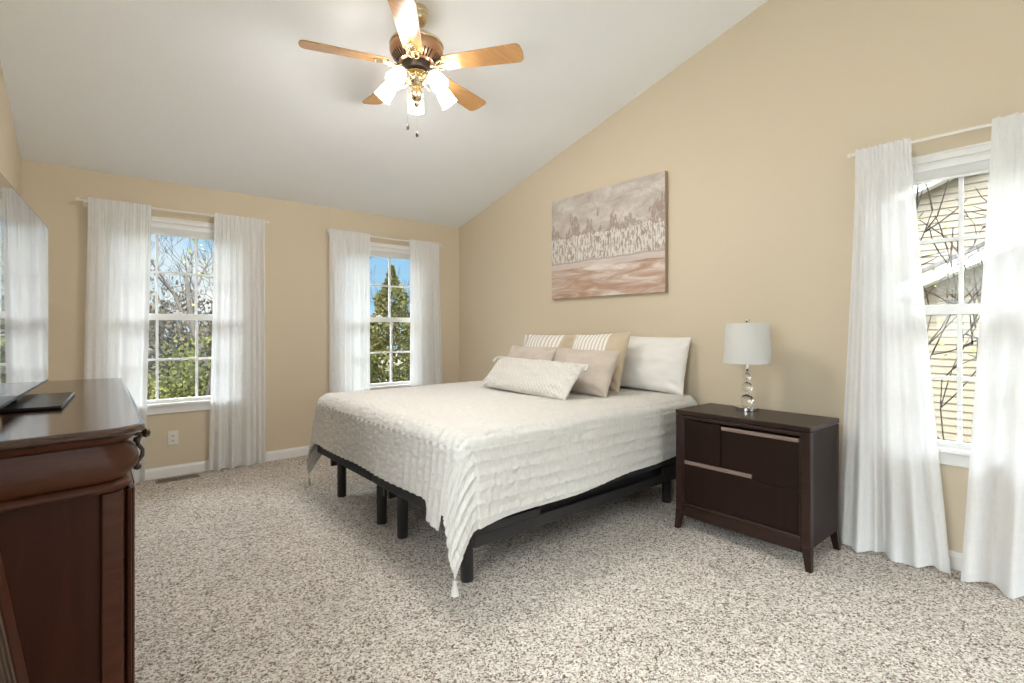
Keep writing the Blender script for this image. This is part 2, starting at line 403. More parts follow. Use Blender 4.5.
# ------------------------------------------------------------------ room shell
XR, YB, XL, YF = 3.377, 5.013, -0.392, -2.4      # right, back, left, rear wall faces
ZE, SL = 2.442, 0.2587                            # eave height and ceiling slope
YR = 1.20; ZR = ZE + SL*(YB - YR)                 # ridge
WT = .16
def ceil_z(y): return ZE + SL*(YB-y) if y >= YR else ZR - SL*(YR-y)
GW, GZ0, GZ1 = .84, .64, 2.01                      # glass width, bottom, top
FR = .055
OW = GW/2 + FR                                     # half opening
OZ0, OZ1 = .575, 2.105
WINS = {'window_1': (.55, 'b'), 'window_2': (2.37, 'b'), 'window_3': (.35, 'r')}
def local(kind, c):
    """frame at a window's wall spot: x along the wall to the right, y outward"""
    return ((c, YB, 0), 0.0) if kind == 'b' else ((XR, c, 0), -PI/2)

def wall_with_holes(mb, a0, a1, z0, ztop, holes, d0, d1, place):
    """wall slab along a with rectangular holes; ztop(a) is the height"""
    cuts = sorted(set([a0, a1] + [h[0] for h in holes] + [h[1] for h in holes] + [c for c in (YR,) if place == 'r' and a0 < c < a1]))
    for p, q in zip(cuts[:-1], cuts[1:]):
        hs = [h for h in holes if h[0] <= p+1e-6 and h[1] >= q-1e-6]
        spans = []
        if hs: spans = [(z0, z0, hs[0][2], hs[0][2]), (hs[0][3], hs[0][3], ztop(p), ztop(q))]
        else: spans = [(z0, z0, ztop(p), ztop(q))]
        for za, zb, zc, zd in spans:
            pts = [(p, za), (q, zb), (q, zd), (p, zc)]
            vs = []
            for d in (d0, d1):
                for a, z in pts:
                    vs.append((a, d, z) if place == 'b' else (d, a, z))
            mb.add(vs, [(0,1,2,3),(7,6,5,4),(0,4,5,1),(1,5,6,2),(2,6,7,3),(3,7,4,0)])

mb = MB(); mb.box(XL-WT, XR+WT, YF-WT, YB+WT, -.12, 0)
tag(mb.build('floor', M['carpet']), 'speckled cream and brown carpet over the whole room', 'floor', kind='structure')
mb = MB()
wall_with_holes(mb, XL-WT, XR+WT, 0, lambda a: ZE+.04, [(c-OW, c+OW, OZ0, OZ1) for n, (c, k) in WINS.items() if k == 'b'], YB, YB+WT, 'b')
tag(mb.build('wall_back', M['wall']), 'tan wall with the two curtained windows', 'wall', kind='structure')
mb = MB()
wall_with_holes(mb, YF, YB, 0, lambda a: ceil_z(a)+.03, [(.35-OW, .35+OW, OZ0, OZ1)], XR, XR+WT, 'r')
tag(mb.build('wall_right', M['wall']), 'tan gable wall behind the bed and nightstand', 'wall', kind='structure')
mb = MB(); wall_with_holes(mb, YF, YB, 0, lambda a: ceil_z(a)+.03, [(-.1, 1.35, 1.05, 2.15)], XL-WT, XL, 'r')
tag(mb.build('wall_left', M['wall']), 'tan wall behind the dresser and television', 'wall', kind='structure')
DX0, DX1, DZ1 = .35, 2.65, 2.1
mb = MB(); wall_with_holes(mb, XL, XR, 0, lambda a: ceil_z(YF)+.05, [(DX0, DX1, 0.0, DZ1)], YF-WT, YF, 'b')
tag(mb.build('wall_rear', M['wall']), 'tan wall behind the camera', 'wall', kind='structure')
mb = MB()
prof = [(YF-WT, ceil_z(YF-WT)), (YR, ZR), (YB+WT+.4, ceil_z(YB+WT+.4))]
vs = []
for x in (XL-WT-.3, XR+WT+.3):
    for dz in (0, .18):
        for y, z in prof: vs.append((x, y, z+dz))
mb.add(vs, [(0,1,7,6),(1,2,8,7),(3,9,10,4),(4,10,11,5),(0,3,4,1),(1,4,5,2),(6,7,10,9),(7,8,11,10),(0,6,9,3),(2,5,11,8)])
tag(mb.build('ceiling', M['ceiling']), 'vaulted off-white ceiling', 'ceiling', kind='structure')

dr_ = thing('added_door', (1.5, YF-.08, 0), 'sliding glass door added behind the camera to admit fill light', 'door', kind='structure')  # unseen door, added as an opening for the rear fill lamp
mb = MB(); hd = (DX1-DX0)/2
mb.box(-hd, -hd+.05, -.05, .05, 0, DZ1); mb.box(hd-.05, hd, -.05, .05, 0, DZ1); mb.box(-hd+.05, hd-.05, -.05, .05, DZ1-.05, DZ1); mb.box(-hd+.05, hd-.05, -.05, .05, .001, .04); mb.box(-.03, .03, -.05, .05, .04, DZ1-.05)
mb.build('door_frame', M['vinyl'], dr_, bevel=.004)
for a, b in ((-hd+.05, -.03), (.03, hd-.05)):
    mb = MB(); mb.box(a, b, -.004, .004, .04, DZ1-.05); mb.build('pane', M['glass'], dr_)

dr_ = thing('added_window', (XL-.08, .625, 0), 'window added in the left wall beside the camera to admit fill light', 'window', kind='structure')  # unseen window, added so the side fill lamp can shine through
mb = MB(); mb.box(-.05, .05, -.725, -.675, 1.05, 2.15); mb.box(-.05, .05, .675, .725, 1.05, 2.15); mb.box(-.05, .05, -.675, .675, 1.05, 1.10); mb.box(-.05, .05, -.675, .675, 2.10, 2.15); mb.box(-.05, .05, -.675, .675, 1.58, 1.62)
mb.build('window_frame', M['vinyl'], dr_, bevel=.004)
for a, b in ((1.10, 1.58), (1.62, 2.10)):
    mb = MB(); mb.box(-.004, .004, -.675, .675, a, b); mb.build('pane', M['glass'], dr_)

def base_profile(length):
    """baseboard running along +x, wall at y=0, room at -y"""
    p = [(0, 0), (-.014, 0), (-.014, .066), (-.010, .076), (-.006, .080), (-.004, .088), (0, .088)]
    b = MB(); n = len(p)
    b.add([(0, y, z) for y, z in p] + [(length, y, z) for y, z in p],
          [tuple(range(n)), tuple(range(2*n-1, n-1, -1))] + [(i, n+i, n+(i+1) % n, (i+1) % n) for i in range(n)])
    return b
tag(base_profile(XR-XL).build('baseboard_back', M['white'], loc=(XL, YB, 0)), 'white baseboard under the back windows', 'baseboard', kind='structure')
tag(base_profile(YB-YF-.014).build('baseboard_right', M['white'], loc=(XR, YB-.014, 0), rotz=-PI/2), 'white baseboard along the bed wall', 'baseboard', kind='structure')
tag(base_profile(YB-YF-.014).build('baseboard_left', M['white'], loc=(XL, YF, 0), rotz=PI/2), 'white baseboard behind the dresser', 'baseboard', kind='structure')

# ------------------------------------------------------------------ windows
def make_window(name, c, kind, label):
    loc, rz = local(kind, c)
    w = thing(name, loc, label, 'window', kind='structure', rotz=rz)
    h = GW/2
    # jamb liner and casing
    f = MB()
    f.box(-OW, -OW+.02, 0, WT, OZ0, OZ1); f.box(OW-.02, OW, 0, WT, OZ0, OZ1)
    f.box(-OW+.02, OW-.02, 0, WT, OZ1-.02, OZ1); f.box(-OW+.02, OW-.02, 0, WT, OZ0, OZ0+.02)
    f.box(-OW-.055, -OW+.004, -.016, -.0005, OZ0+.035, OZ1+.036); f.box(OW-.004, OW+.055, -.016, -.0005, OZ0+.035, OZ1+.036)
    f.box(-OW+.004, OW-.004, -.016, -.0005, OZ1-.004, OZ1+.036)
    f.box(-OW-.062, OW+.062, -.022, -.016, OZ1+.026, OZ1+.038)
    f.build('window_casing', M['white'], w, bevel=.003)
    s = MB()
    s.box(-OW-.075, OW+.075, -.045, .02, .592, .613)                                   # stool
    s.box(-OW-.055, OW+.055, -.017, -.0005, .527, .592)                                # apron
    s.build('window_sill', M['white'], w, bevel=.004)
    def sash(nm, z0, z1, y0, y1, rb, rt):
        m_ = MB(); st = .036
        m_.box(-h-st, -h, y0, y1, z0-rb, z1+rt); m_.box(h, h+st, y0, y1, z0-rb, z1+rt)
        m_.box(-h, h, y0, y1, z0-rb, z0); m_.box(-h, h, y0, y1, z1, z1+rt)
        o = m_.build(nm, M['vinyl'], w, bevel=.003)
        ym = (y0+y1)/2
        g = MB(); g.box(-h-.004, h+.004, ym-.003, ym+.003, z0-.004, z1+.004); g.build('pane', M['glass'], o)
        t = MB()
        for k in (1, 2): t.box(-h+GW*k/3-.009, -h+GW*k/3+.009, ym-.011, ym+.011, z0-.002, z1+.002)
        zm = (z0+z1)/2
        for k in range(3): t.box(-h+GW*k/3+.009*(k > 0)-.002*(k == 0), -h+GW*(k+1)/3-.009*(k < 2)+.002*(k == 2), ym-.0105, ym+.0105, zm-.009, zm+.009)
        t.build('muntins', M['vinyl'], o)
        return o
    sash('lower_sash', GZ0, 1.300, .022, .058, .045, .052)
    up = sash('upper_sash', 1.352, GZ1+.03, .062, .098, .040, .04)
    l = MB(); l.box(-.03, .03, .024, .052, 1.353, 1.366); l.lathe([(.011, 0), (.011, .01), (.006, .013)], 16, Matrix.Translation((0, .036, 1.366))); l.build('sash_lock', M['vinyl'], w, bevel=.002)
    return w
make_window('window_1', .55, 'b', 'white double-hung window at the left of the back wall, showing a bare tree and green bush')
make_window('window_2', 2.37, 'b', 'white double-hung window behind the bed, showing tall evergreen and blue sky')
make_window('window_3', .35, 'r', 'white double-hung window beside the nightstand, showing the neighbouring house')

def make_blind(c, kind, label):
    loc, rz = local(kind, c); b = thing('window_blind', loc, label, 'blind', 'raised blinds at the window heads', rotz=rz)
    z1 = OZ1-.021; h = OW-.023
    m_ = MB(); m_.box(-h, h, -.012, .020, z1-.028, z1); m_.build('headrail', M['vinyl'], b, bevel=.002)
    s = MB(); z = z1-.029
    for k in range(9): s.box(-h+.003, h-.003, -.013, .019, z-.0042, z-.0006); z -= .0048
    s.build('slat_stack', M['vinyl'], b)
    r = MB(); r.box(-h+.003, h-.003, -.013, .019, z-.013, z-.001); r.build('bottom_rail', M['vinyl'], b, bevel=.002)
make_blind(.55, 'b', 'white blind raised to the top of the window with the bare tree')
make_blind(2.37, 'b', 'white blind raised to the top of the window behind the bed')
make_blind(.35, 'r', 'white blind raised to the top of the window beside the nightstand')

# ------------------------------------------------------------------ curtain rods and sheers
ROD_D = -.085
def make_rod(c, kind, a0, a1, z0, z1, label):
    loc, rz = local(kind, c); r = thing('curtain_rod', loc, label, 'curtain rod', 'white curtain rods', rotz=rz)
    zz = lambda a: z0 + (z1-z0)*(a-a0)/(a1-a0)
    m_ = MB(); m_.tube([(a0, ROD_D, zz(a0)), (a1, ROD_D, zz(a1))], .008, 12); m_.build('rod', M['rod'], r, smooth=True)
    for a in (a0, a1):
        s = -1 if a == a0 else 1
        f = MB(); f.lathe([(.008, 0), (.013, .003), (.013, .016), (.009, .022), (.003, .024)], 14, Matrix.Translation((a, ROD_D, zz(a))) @ Matrix.Rotation(s*PI/2, 4, 'Y'))
        f.build('finial', M['rod'], r, smooth=True)
        b = MB(); ab = a - s*.03
        b.box(ab-.012, ab+.012, -.004, -.0005, zz(a)-.030, zz(a)+.02)
        b.box(ab-.005, ab+.005, ROD_D, -.004, zz(a)-.016, zz(a)-.008)
        b.build('bracket', M['rod'], r, bevel=.001)
    return r
make_rod(.55, 'b', -.622, .668, 2.19, 2.20, 'white curtain rod over the window with the bare tree')
make_rod(2.33, 'b', -.548, .714, 2.192, 2.185, 'white curtain rod over the window behind the bed')
make_rod(.35, 'r', -.580, .60, 2.207, 2.20, 'white curtain rod over the window beside the nightstand')

def make_curtain(c, kind, top, bot, rodz, label, seed, nf=7, amp=(.010, .034), off=(0, 0), ztail=.012, floorpull=0.0, mid=None):
    loc, rz = local(kind, c); rng = random.Random(seed)
    ph = [rng.uniform(0, 6.28) for _ in range(8)]; sc = [rng.uniform(.75, 1.35) for _ in range(8)]
    zt = rodz+.022
    w = max(top[1]-top[0], bot[1]-bot[0])
    def fn(u, v):
        z = zt + (ztail-zt)*v
        e = v**1.15
        a0 = top[0]+(bot[0]-top[0])*e; a1 = top[1]+(bot[1]-top[1])*e
        warp = u + .030*math.sin(2*PI*1.0*u+ph[0]) + .022*math.sin(2*PI*2.3*u+ph[1])*(.4+.6*v)
        warp = u + (warp-u)*(4*u*(1-u))
        a = a0 + (a1-a0)*warp
        x = 2*PI*nf*u
        big = math.sin(x*.5*sc[0]+ph[2]+.5*v) + .65*math.sin(x*sc[1]+ph[3]-.4*v)
        fine = math.sin(x*2.1*sc[2]+ph[4]) + .7*math.sin(x*3.7*sc[3]+ph[5])
        kf = max(0, 1-v*3.2)**1.2
        k = amp[0]*(1-min(1, v*4)) + amp[1]*min(1, v*4)*(.6+.4*v)
        d = ROD_D + .62*k*big + .0045*fine*(kf+.02) + off[0]*(1-e) + off[1]*e
        if v < .035:                                                # pocket wraps the rod
            d = ROD_D - .0105 + .003*fine
        elif v < .11:
            t = (v-.035)/.075; d = (ROD_D - .0105 + .003*fine)*(1-t) + d*t
        z += .004*fine*kf + (.008*math.sin(x*.5*sc[0]+ph[6])*v**8)
        d = min(d, -.022)
        return (a, d, max(z, .006))
    ci = grid_obj('sheer_curtain', 150, 70, fn, M['sheer'], uvfn=lambda u, v: (u*w, v*2.2), loc=loc, rotz=rz)
    tag(ci, label, 'curtain', 'white sheer curtains')
    hem = grid_obj('hem_band', 150, 4, lambda u, v: (lambda p: (p[0], p[1]+.0022, p[2]))(fn(u, .956+.043*v)), M['sheer'], parent=ci, uvfn=lambda u, v: (u*w, v*.1))
    pk = grid_obj('rod_pocket', 150, 4, lambda u, v: (lambda p: (p[0], p[1]+.021, p[2]))(fn(u, .003+.030*v)), M['sheer'], parent=ci, uvfn=lambda u, v: (u*w, v*.1))
    return ci
make_curtain(.55, 'b', (-.575, -.188), (-.62, -.232), 2.193, 'sheer white curtain left of the window with the bare tree, behind the dresser', 3)
make_curtain(.55, 'b', (.25, .65), (.21, .66), 2.197, 'sheer white curtain right of the window with the bare tree, above bare carpet', 11)
make_curtain(2.33, 'b', (-.545, -.122), (-.55, -.118), 2.191, 'sheer white curtain left of the window behind the bed', 21)
make_curtain(2.33, 'b', (.335, .712), (.328, .80), 2.187, 'sheer white curtain right of the window behind the bed, nearest the room corner', 34)
make_curtain(.35, 'r', (-.562, -.315), (-.655, -.150), 2.206, 'sheer white curtain hanging just beside the nightstand', 45, nf=5, amp=(.010, .045), off=(0, -.05))
make_curtain(.35, 'r', (-.005, .57), (-.108, .62), 2.203, 'sheer white curtain at the right edge, right of the window with the neighbouring house', 52, nf=6, amp=(.010, .05), off=(0, -.06))

# ------------------------------------------------------------------ outlet and floor vent
o = thing('wall_outlet', (.515, YB, .318), 'ivory wall outlet under the left back window', 'outlet')
m_ = MB(); m_.box(-.036, .036, -.006, -.0005, -.058, .058); m_.build('cover_plate', M['plate'], o, bevel=.003)
for z in (-.021, .021):
    m_ = MB(); m_.box(-.017, .017, -.009, -.006, z-.014, z+.014); s_ = m_.build('socket', M['plate'], o, bevel=.004)
    h_ = MB(); h_.box(-.008, -.005, -.0095, -.0088, z-.004, z+.007); h_.box(.005, .008, -.0095, -.0088, z-.004, z+.006); h_.box(-.003, .003, -.0095, -.0088, z-.011, z-.006)
    h_.build('slots', M['dark_hole'], s_)
v_ = thing('floor_vent', (.535, 4.885, 0), 'brown metal floor vent by the baseboard under the left window', 'vent')
m_ = MB(); m_.box(-.15, .15, -.055, -.042, .0005, .008); m_.box(-.15, .15, .042, .055, .0005, .008); m_.box(-.15, -.138, -.042, .042, .0005, .008); m_.box(.138, .15, -.042, .042, .0005, .008); m_.box(-.006, .006, -.042, .042, .0005, .008)
m_.build('vent_frame', M['vent'], v_, bevel=.001)
m_ = MB(); m_.box(-.138, .138, -.042, .042, .0005, .002); m_.build('duct_opening', M['dark_hole'], v_)
m_ = MB()
for k in range(24):
    x = -.134+.268*k/23
    if abs(x) > .008: m_.box(x-.0022, x+.0022, -.042, .042, .002, .007)
m_.build('louvers', M['vent'], v_)

# ------------------------------------------------------------------ bed
BX0, BX1, BY0, BY1 = 1.25, 3.27, 1.85, 3.77        # foot, head, near side, far side
ZT = .752
BM = (BY0+BY1)/2
def make_base(y0, y1, label):
    yc = (y0+y1)/2; hw = (y1-y0)/2
    b = thing('bed_base', (0, yc, 0), label, 'bed base', 'two halves of the split bed base')
    hw -= .010
    secs = [(BX0+.014, 1.93), (1.938, 2.47), (2.478, BX1)]
    for a, q in secs:
        d = MB(); d.box(a, q, -hw, hw, .315, .402); d.build('deck_section', M['black_fabric'], b, bevel=.016, seg=3)
    r = MB()
    for s in (-1, 1):
        r.box(1.36, BX1-.05, s*(hw-.026)-.012, s*(hw-.026)+.012, .205, .262)
        r.box(1.36, 1.78, s*(hw-.026)-.012, s*(hw-.026)+.012, .262, .300); r.box(2.9, BX1-.05, s*(hw-.026)-.012, s*(hw-.026)+.012, .262, .300)
        r.box(1.5, 1.56, s*(hw-.05)-.0115, s*(hw-.05)+.0115, .24, .316); r.box(2.98, 3.06, s*(hw-.05)-.012, s*(hw-.05)+.012, .24, .316)
    for s in (-1, 1): r.box(1.40, BX1-.06, s*(hw-.075)-.012, s*(hw-.075)+.012, .222, .3148)
    r.box(1.45, 1.475, -hw+.088, hw-.088, .225, .30); r.box(BX1-.075, BX1-.062, -hw+.088, hw-.088, .225, .30)
    r.box(2.2, 2.23, -hw+.088, hw-.088, .235, .315)
    r.box(1.5, 1.54, -hw+.06, hw-.06, .295, .316); r.box(3.0, 3.04, -hw+.06, hw-.06, .295, .316)
    r.build('lift_frame', M['black_metal'], b, bevel=.003)
    for x in (1.40, 3.12):
        for s in (-1, 1):
            l = MB(); l.lathe([(.030, 0), (.032, .004), (.032, .316)], 24, Matrix.Translation((x, s*(hw-.135), 0)))
            l.build('leg', M['black_metal'], b, smooth=True)
    return b
make_base(BY0+.016, BM-.003+.010, 'black adjustable bed base half nearest the nightstand')
make_base(BM+.003-.010, BY1-.016, 'black adjustable bed base half nearest the windows')
m_ = MB(); m_.box(BX0+.03, BX1-.01, BY0+.03, BY1-.03, .404, ZT-.012)
tag(m_.build('mattress', M['sham'], bevel=.08, seg=5), 'thick mattress under the cream bedspread', 'mattress')

RR = .095; ARC = RR*PI/2
def prof_out(R, flare):
    if R <= 0: return 0.0, 0.0
    if R < ARC: return RR*math.sin(R/RR), RR*(1-math.cos(R/RR))
    h = R-ARC; return RR + flare*h, RR + h*math.sqrt(max(0, 1-flare*flare))
XI, YI0, YI1 = BX0+RR, BY0+RR, BY1-RR
def smax(near, a):                                   # how far the side drop reaches
    t = min(1, max(0, (a-XI)/(BX1-XI)))
    return ARC + (.345-.085*t + .010*math.sin(a*7.3) if near else .36)
TMAX = ARC + .258
def sstep(x): x = max(0, min(1, x)); return x*x*(3-2*x)
def tmax(b):                                        # how far the foot drop reaches at b across
    return TMAX + .085*sstep((.185-b)/.05)*(1 if b > -.02 else 0) + (.085 if b <= -.02 else 0)*0
def spread_pt(a, b):
    """a: distance from head along the length; b: across. returns the draped point"""
    L = BX1 - XI; Wd = YI1 - YI0
    x = BX1 - min(a, L); t = max(0, a-L)
    y = YI0 + min(max(b, 0), Wd); sN = max(0, -b); sF = max(0, b-Wd); s = max(sN, sF); sg = -1 if sN > 0 else 1
    soft = .012*math.sin(3.1*x+1.3*y)*math.sin(2.3*y+.5)
    if s <= 0 and t <= 0: return Vector((x, y, ZT + .35*soft))
    if s > 0 and t > 0:
        R = math.hypot(s, t); phi = math.degrees(math.atan2(t, s))
        p0 = 47; e = max(0, 1-abs(phi-p0)/(43 if phi > p0 else 34))
        fl = .035 + .05*(phi/90)**2 + .16*e**1.1
        o, d = prof_out(R*(1+.06*e), fl)
        ps = math.radians(phi)
        q = .085*min(1, phi/p0)*max(0, d-.12) if sg < 0 else 0
        return Vector((XI - o*math.sin(ps) - q, y + sg*o*math.cos(ps), ZT-d))
    if s > 0:
        wv = .012*math.sin(x*6.0+.6)*max(0, s-.15)/.3
        o, d = prof_out(s, .035); return Vector((x, y + sg*(o+wv), ZT-d))
    wv = .007*math.sin(y*8.0)*max(0, t-.15)/.3
    o, d = prof_out(t, .085)
    q = .085*sstep((.20-b)/.20)*max(0, d-.12)
    return Vector((XI-o-wv-q, y, ZT-d))
def make_spread():
    L = BX1 - XI; Wd = YI1 - YI0
    NA, NB = 360, 460
    A = L + TMAX
    def ab(u, v):
        x = BX1-min(u*A, L); b0 = -smax(True, x); b1 = Wd + smax(False, x)
        b = b0+(b1-b0)*v
        a = u*A; 
        if a > L: a = L + (a-L)*tmax(b)/TMAX
        return a, b
    o = grid_obj('bedspread', NA, NB, lambda u, v: spread_pt(*ab(u, v)), M['spread'], uvfn=ab)
    me = o.data; bm = bmesh.new(); bm.from_mesh(me); bm.normal_update(); bm.verts.ensure_lookup_table()
    for vtx in bm.verts:
        i = vtx.index % (NA+1); j = vtx.index//(NA+1); a, b = ab(i/NA, j/NB)
        m1 = noise.noise((a*2.2, b*2.2, 1.7)); q = (b + .010*m1)/.064
        fr = abs((q % 1)-.5)*2                              # 0 mid row, 1 at the stitch line
        pk = noise.noise((a*52, math.floor(q)*3.7+fr*.8, 3.1)); pk2 = noise.noise((a*24, q*2.2, 8.3))
        h = (.0045 if a > L+.05 else .0026)*math.cos(PI*fr)*(.75+.5*pk2) - (.0060 if a > L+.05 else .0028)*max(0, (fr-.76)/.24)**1.2*(.6+.8*abs(pk2)) + .0062*pk*(.2+.8*fr) + .0020*pk2 + .006*noise.noise((a*4, b*6, .3))
        n = vtx.normal
        if n.z < -.2: n = -n
        vtx.co += n*h
    bm.to_mesh(me); bm.free()
    if sum(p.normal.z for p in me.polygons) < 0: me.flip_normals()
    tag(o, 'cream seersucker bedspread draped over the bed to its black base', 'bedspread')
    for s0, nm in ((True, 'tassel'), (False, 'tassel')):
        x = XI; b = -smax(True, XI) if s0 else Wd + smax(False, XI)
        p = spread_pt(A, b)
        t = MB()
        t.sphere((p.x, p.y, p.z-.012), .010, 10, 6)
        t.lathe([(.007, 0), (.011, -.012), (.016, -.035), (.019, -.048)], 14, Matrix.Translation((p.x, p.y, p.z-.018)))
        t.build('tassel', M['spread'], o, smooth=True)
    return o
make_spread()

def make_pillow(name, w, h, t, mat, loc, yaw, lean, roll, label, cat, group=None, pinch=.05, seed=1, flange=0.0, sag=0.0):
    """upright pillow: local x = width, z = height, y = thickness; leans back around its lower edge"""
    N = 44; me = bpy.data.meshes.new(name); vs = []; fs = []; uvs = []
    for side in (1, -1):
        for j in range(N+1):
            for i in range(N+1):
                u = 2*i/N-1; v = 2*j/N-1
                # denser toward the seam
                uu = math.sin(u*PI/2); vv = math.sin(v*PI/2)
                fu = 1-flange*2/w; fv = 1-flange*2/h
                tu = max(0, 1-(abs(uu)/fu)**2.6) if abs(uu) < fu else 0; tv = max(0, 1-(abs(vv)/fv)**2.6) if abs(vv) < fv else 0
                th = t/2*(tu*tv)**.5
                x = w/2*uu*(1-pinch*(1-vv*vv)); z = h/2*vv*(1-pinch*1.2*(1-uu*uu))
                wr = noise.noise((uu*2.2+seed, vv*2.2, side*3+seed))*.012 + noise.noise((uu*5+seed, vv*5, side*2))*.005
                cr = .010*math.exp(-((abs(uu)-.9)**2+(abs(vv)-.86)**2)/.05)*math.sin(14*(abs(uu)-abs(vv))+seed)
                y = -side*(th + (wr+cr)*min(1, th/(t*.2)))
                z -= sag*(1-uu*uu)*max(0, vv)
                if flange and (abs(uu) > fu or abs(vv) > fv): y += .006*math.sin(22*uu+seed)*math.cos(15*vv)
                vs.append((x, y, z+h/2)); uvs.append(((uu+1)/2, (vv+1)/2))
    S = (N+1)*(N+1)
    for k in (0, 1):
        for j in range(N):
            for i in range(N):
                q = (k*S+j*(N+1)+i, k*S+j*(N+1)+i+1, k*S+(j+1)*(N+1)+i+1, k*S+(j+1)*(N+1)+i)
                fs.append(q if k == 0 else q[::-1])
    me.from_pydata(vs, [], fs); ul = me.uv_layers.new(name='UVMap')
    for li, l in enumerate(me.loops): ul.data[li].uv = uvs[l.vertex_index]
    bm = bmesh.new(); bm.from_mesh(me); bmesh.ops.remove_doubles(bm, verts=bm.verts, dist=.0006); bmesh.ops.recalc_face_normals(bm, faces=bm.faces); bm.to_mesh(me); bm.free()
    me.materials.append(mat); me.polygons.foreach_set('use_smooth', [True]*len(me.polygons))
    o = bpy.data.objects.new(name, me); COL.objects.link(o)
    # local -y faces the foot of the bed (world -X): local x -> world -Y
    o.matrix_world = Matrix.Translation(loc) @ Matrix.Rotation(-PI/2+yaw, 4, 'Z') @ Matrix.Rotation(lean, 4, 'X') @ Matrix.Rotation(roll, 4, 'Y')
    return tag(o, label, cat, group)
R_ = math.radians
PZ = ZT+.006
make_pillow('pillow', .79, .425, .17, M['sham'], (3.225, 2.34, PZ), 0, R_(-13), R_(1.2), 'white pillow leaning on the wall, nearest the nightstand', 'pillow', 'white bed pillows', .035, 2)
make_pillow('pillow', .86, .42, .17, M['sham'], (3.21, 3.30, PZ), 0, R_(-13), 0, 'white pillow at the far side of the bed, behind the other pillows', 'pillow', 'white bed pillows', .035, 7)
make_pillow('pillow', .53, .49, .15, M['striped'], (2.86, 2.515, PZ), R_(5), R_(-27), R_(-4), 'striped white and tan pillow in front of the white pillow near the nightstand', 'pillow', 'striped pillows', .055, 4)
make_pillow('pillow', .68, .45, .14, M['striped'], (2.98, 3.15, PZ), R_(2), R_(-20), R_(0), 'striped white and tan pillow nearest the windows, at the far side of the bed', 'pillow', 'striped pillows', .05, 9)
make_pillow('pillow', .60, .355, .16, M['beige'], (2.68, 2.505, PZ), R_(3), R_(-27), R_(1), 'plain beige pillow in full view at the right of the knit lumbar pillow', 'pillow', 'beige pillows', .05, 12)
make_pillow('pillow', .58, .36, .14, M['beige'], (2.65, 3.06, PZ), R_(-2), R_(-25), R_(0), 'plain beige pillow mostly hidden behind the knit lumbar pillow', 'pillow', 'beige pillows', .05, 17)
lum = make_pillow('lumbar_pillow', .97, .305, .14, M['knit'], (2.39, 2.775, PZ+.004), R_(-1), R_(-42), R_(1), 'long cream knit lumbar pillow with corner tassels, frontmost on the bed', 'pillow', None, .03, 22)
for sx, sz in ((-1, 1), (1, 1)):
    t = MB(); c = Vector((sx*.485, 0, .008 if sz == 0 else .298))
    t.sphere(c, .011, 10, 6)
    t.tube([c, c+Vector((sx*.022, -.006, -.004)), c+Vector((sx*.034, -.012, -.03)), c+Vector((sx*.036, -.014, -.06))] if sz else [c, c+Vector((sx*.03, -.003, .006)), c+Vector((sx*.06, -.004, .010))], [.006, .008, .010, .012] if sz else [.008, .011, .014], 10)
    t.build('tassel', M['knit'], lum, smooth=True)

# ------------------------------------------------------------------ painting
p_ = thing('wall_painting', (XR-.001, 2.778, 1.969), 'unframed abstract landscape canvas in white and rust above the bed', 'painting')
hw, hh, dp = .614, .462, .038
m_ = MB(); m_.box(-dp, 0, -hw, hw, -hh, hh); m_.build('canvas_side', M['canvas_edge'], p_, bevel=.003)
grid_obj('painted_face', 1, 1, lambda u, v: (-dp-.0012, hw-.002-(2*hw-.004)*u, -hh+.002+(2*hh-.004)*v), M['painting'], p_)

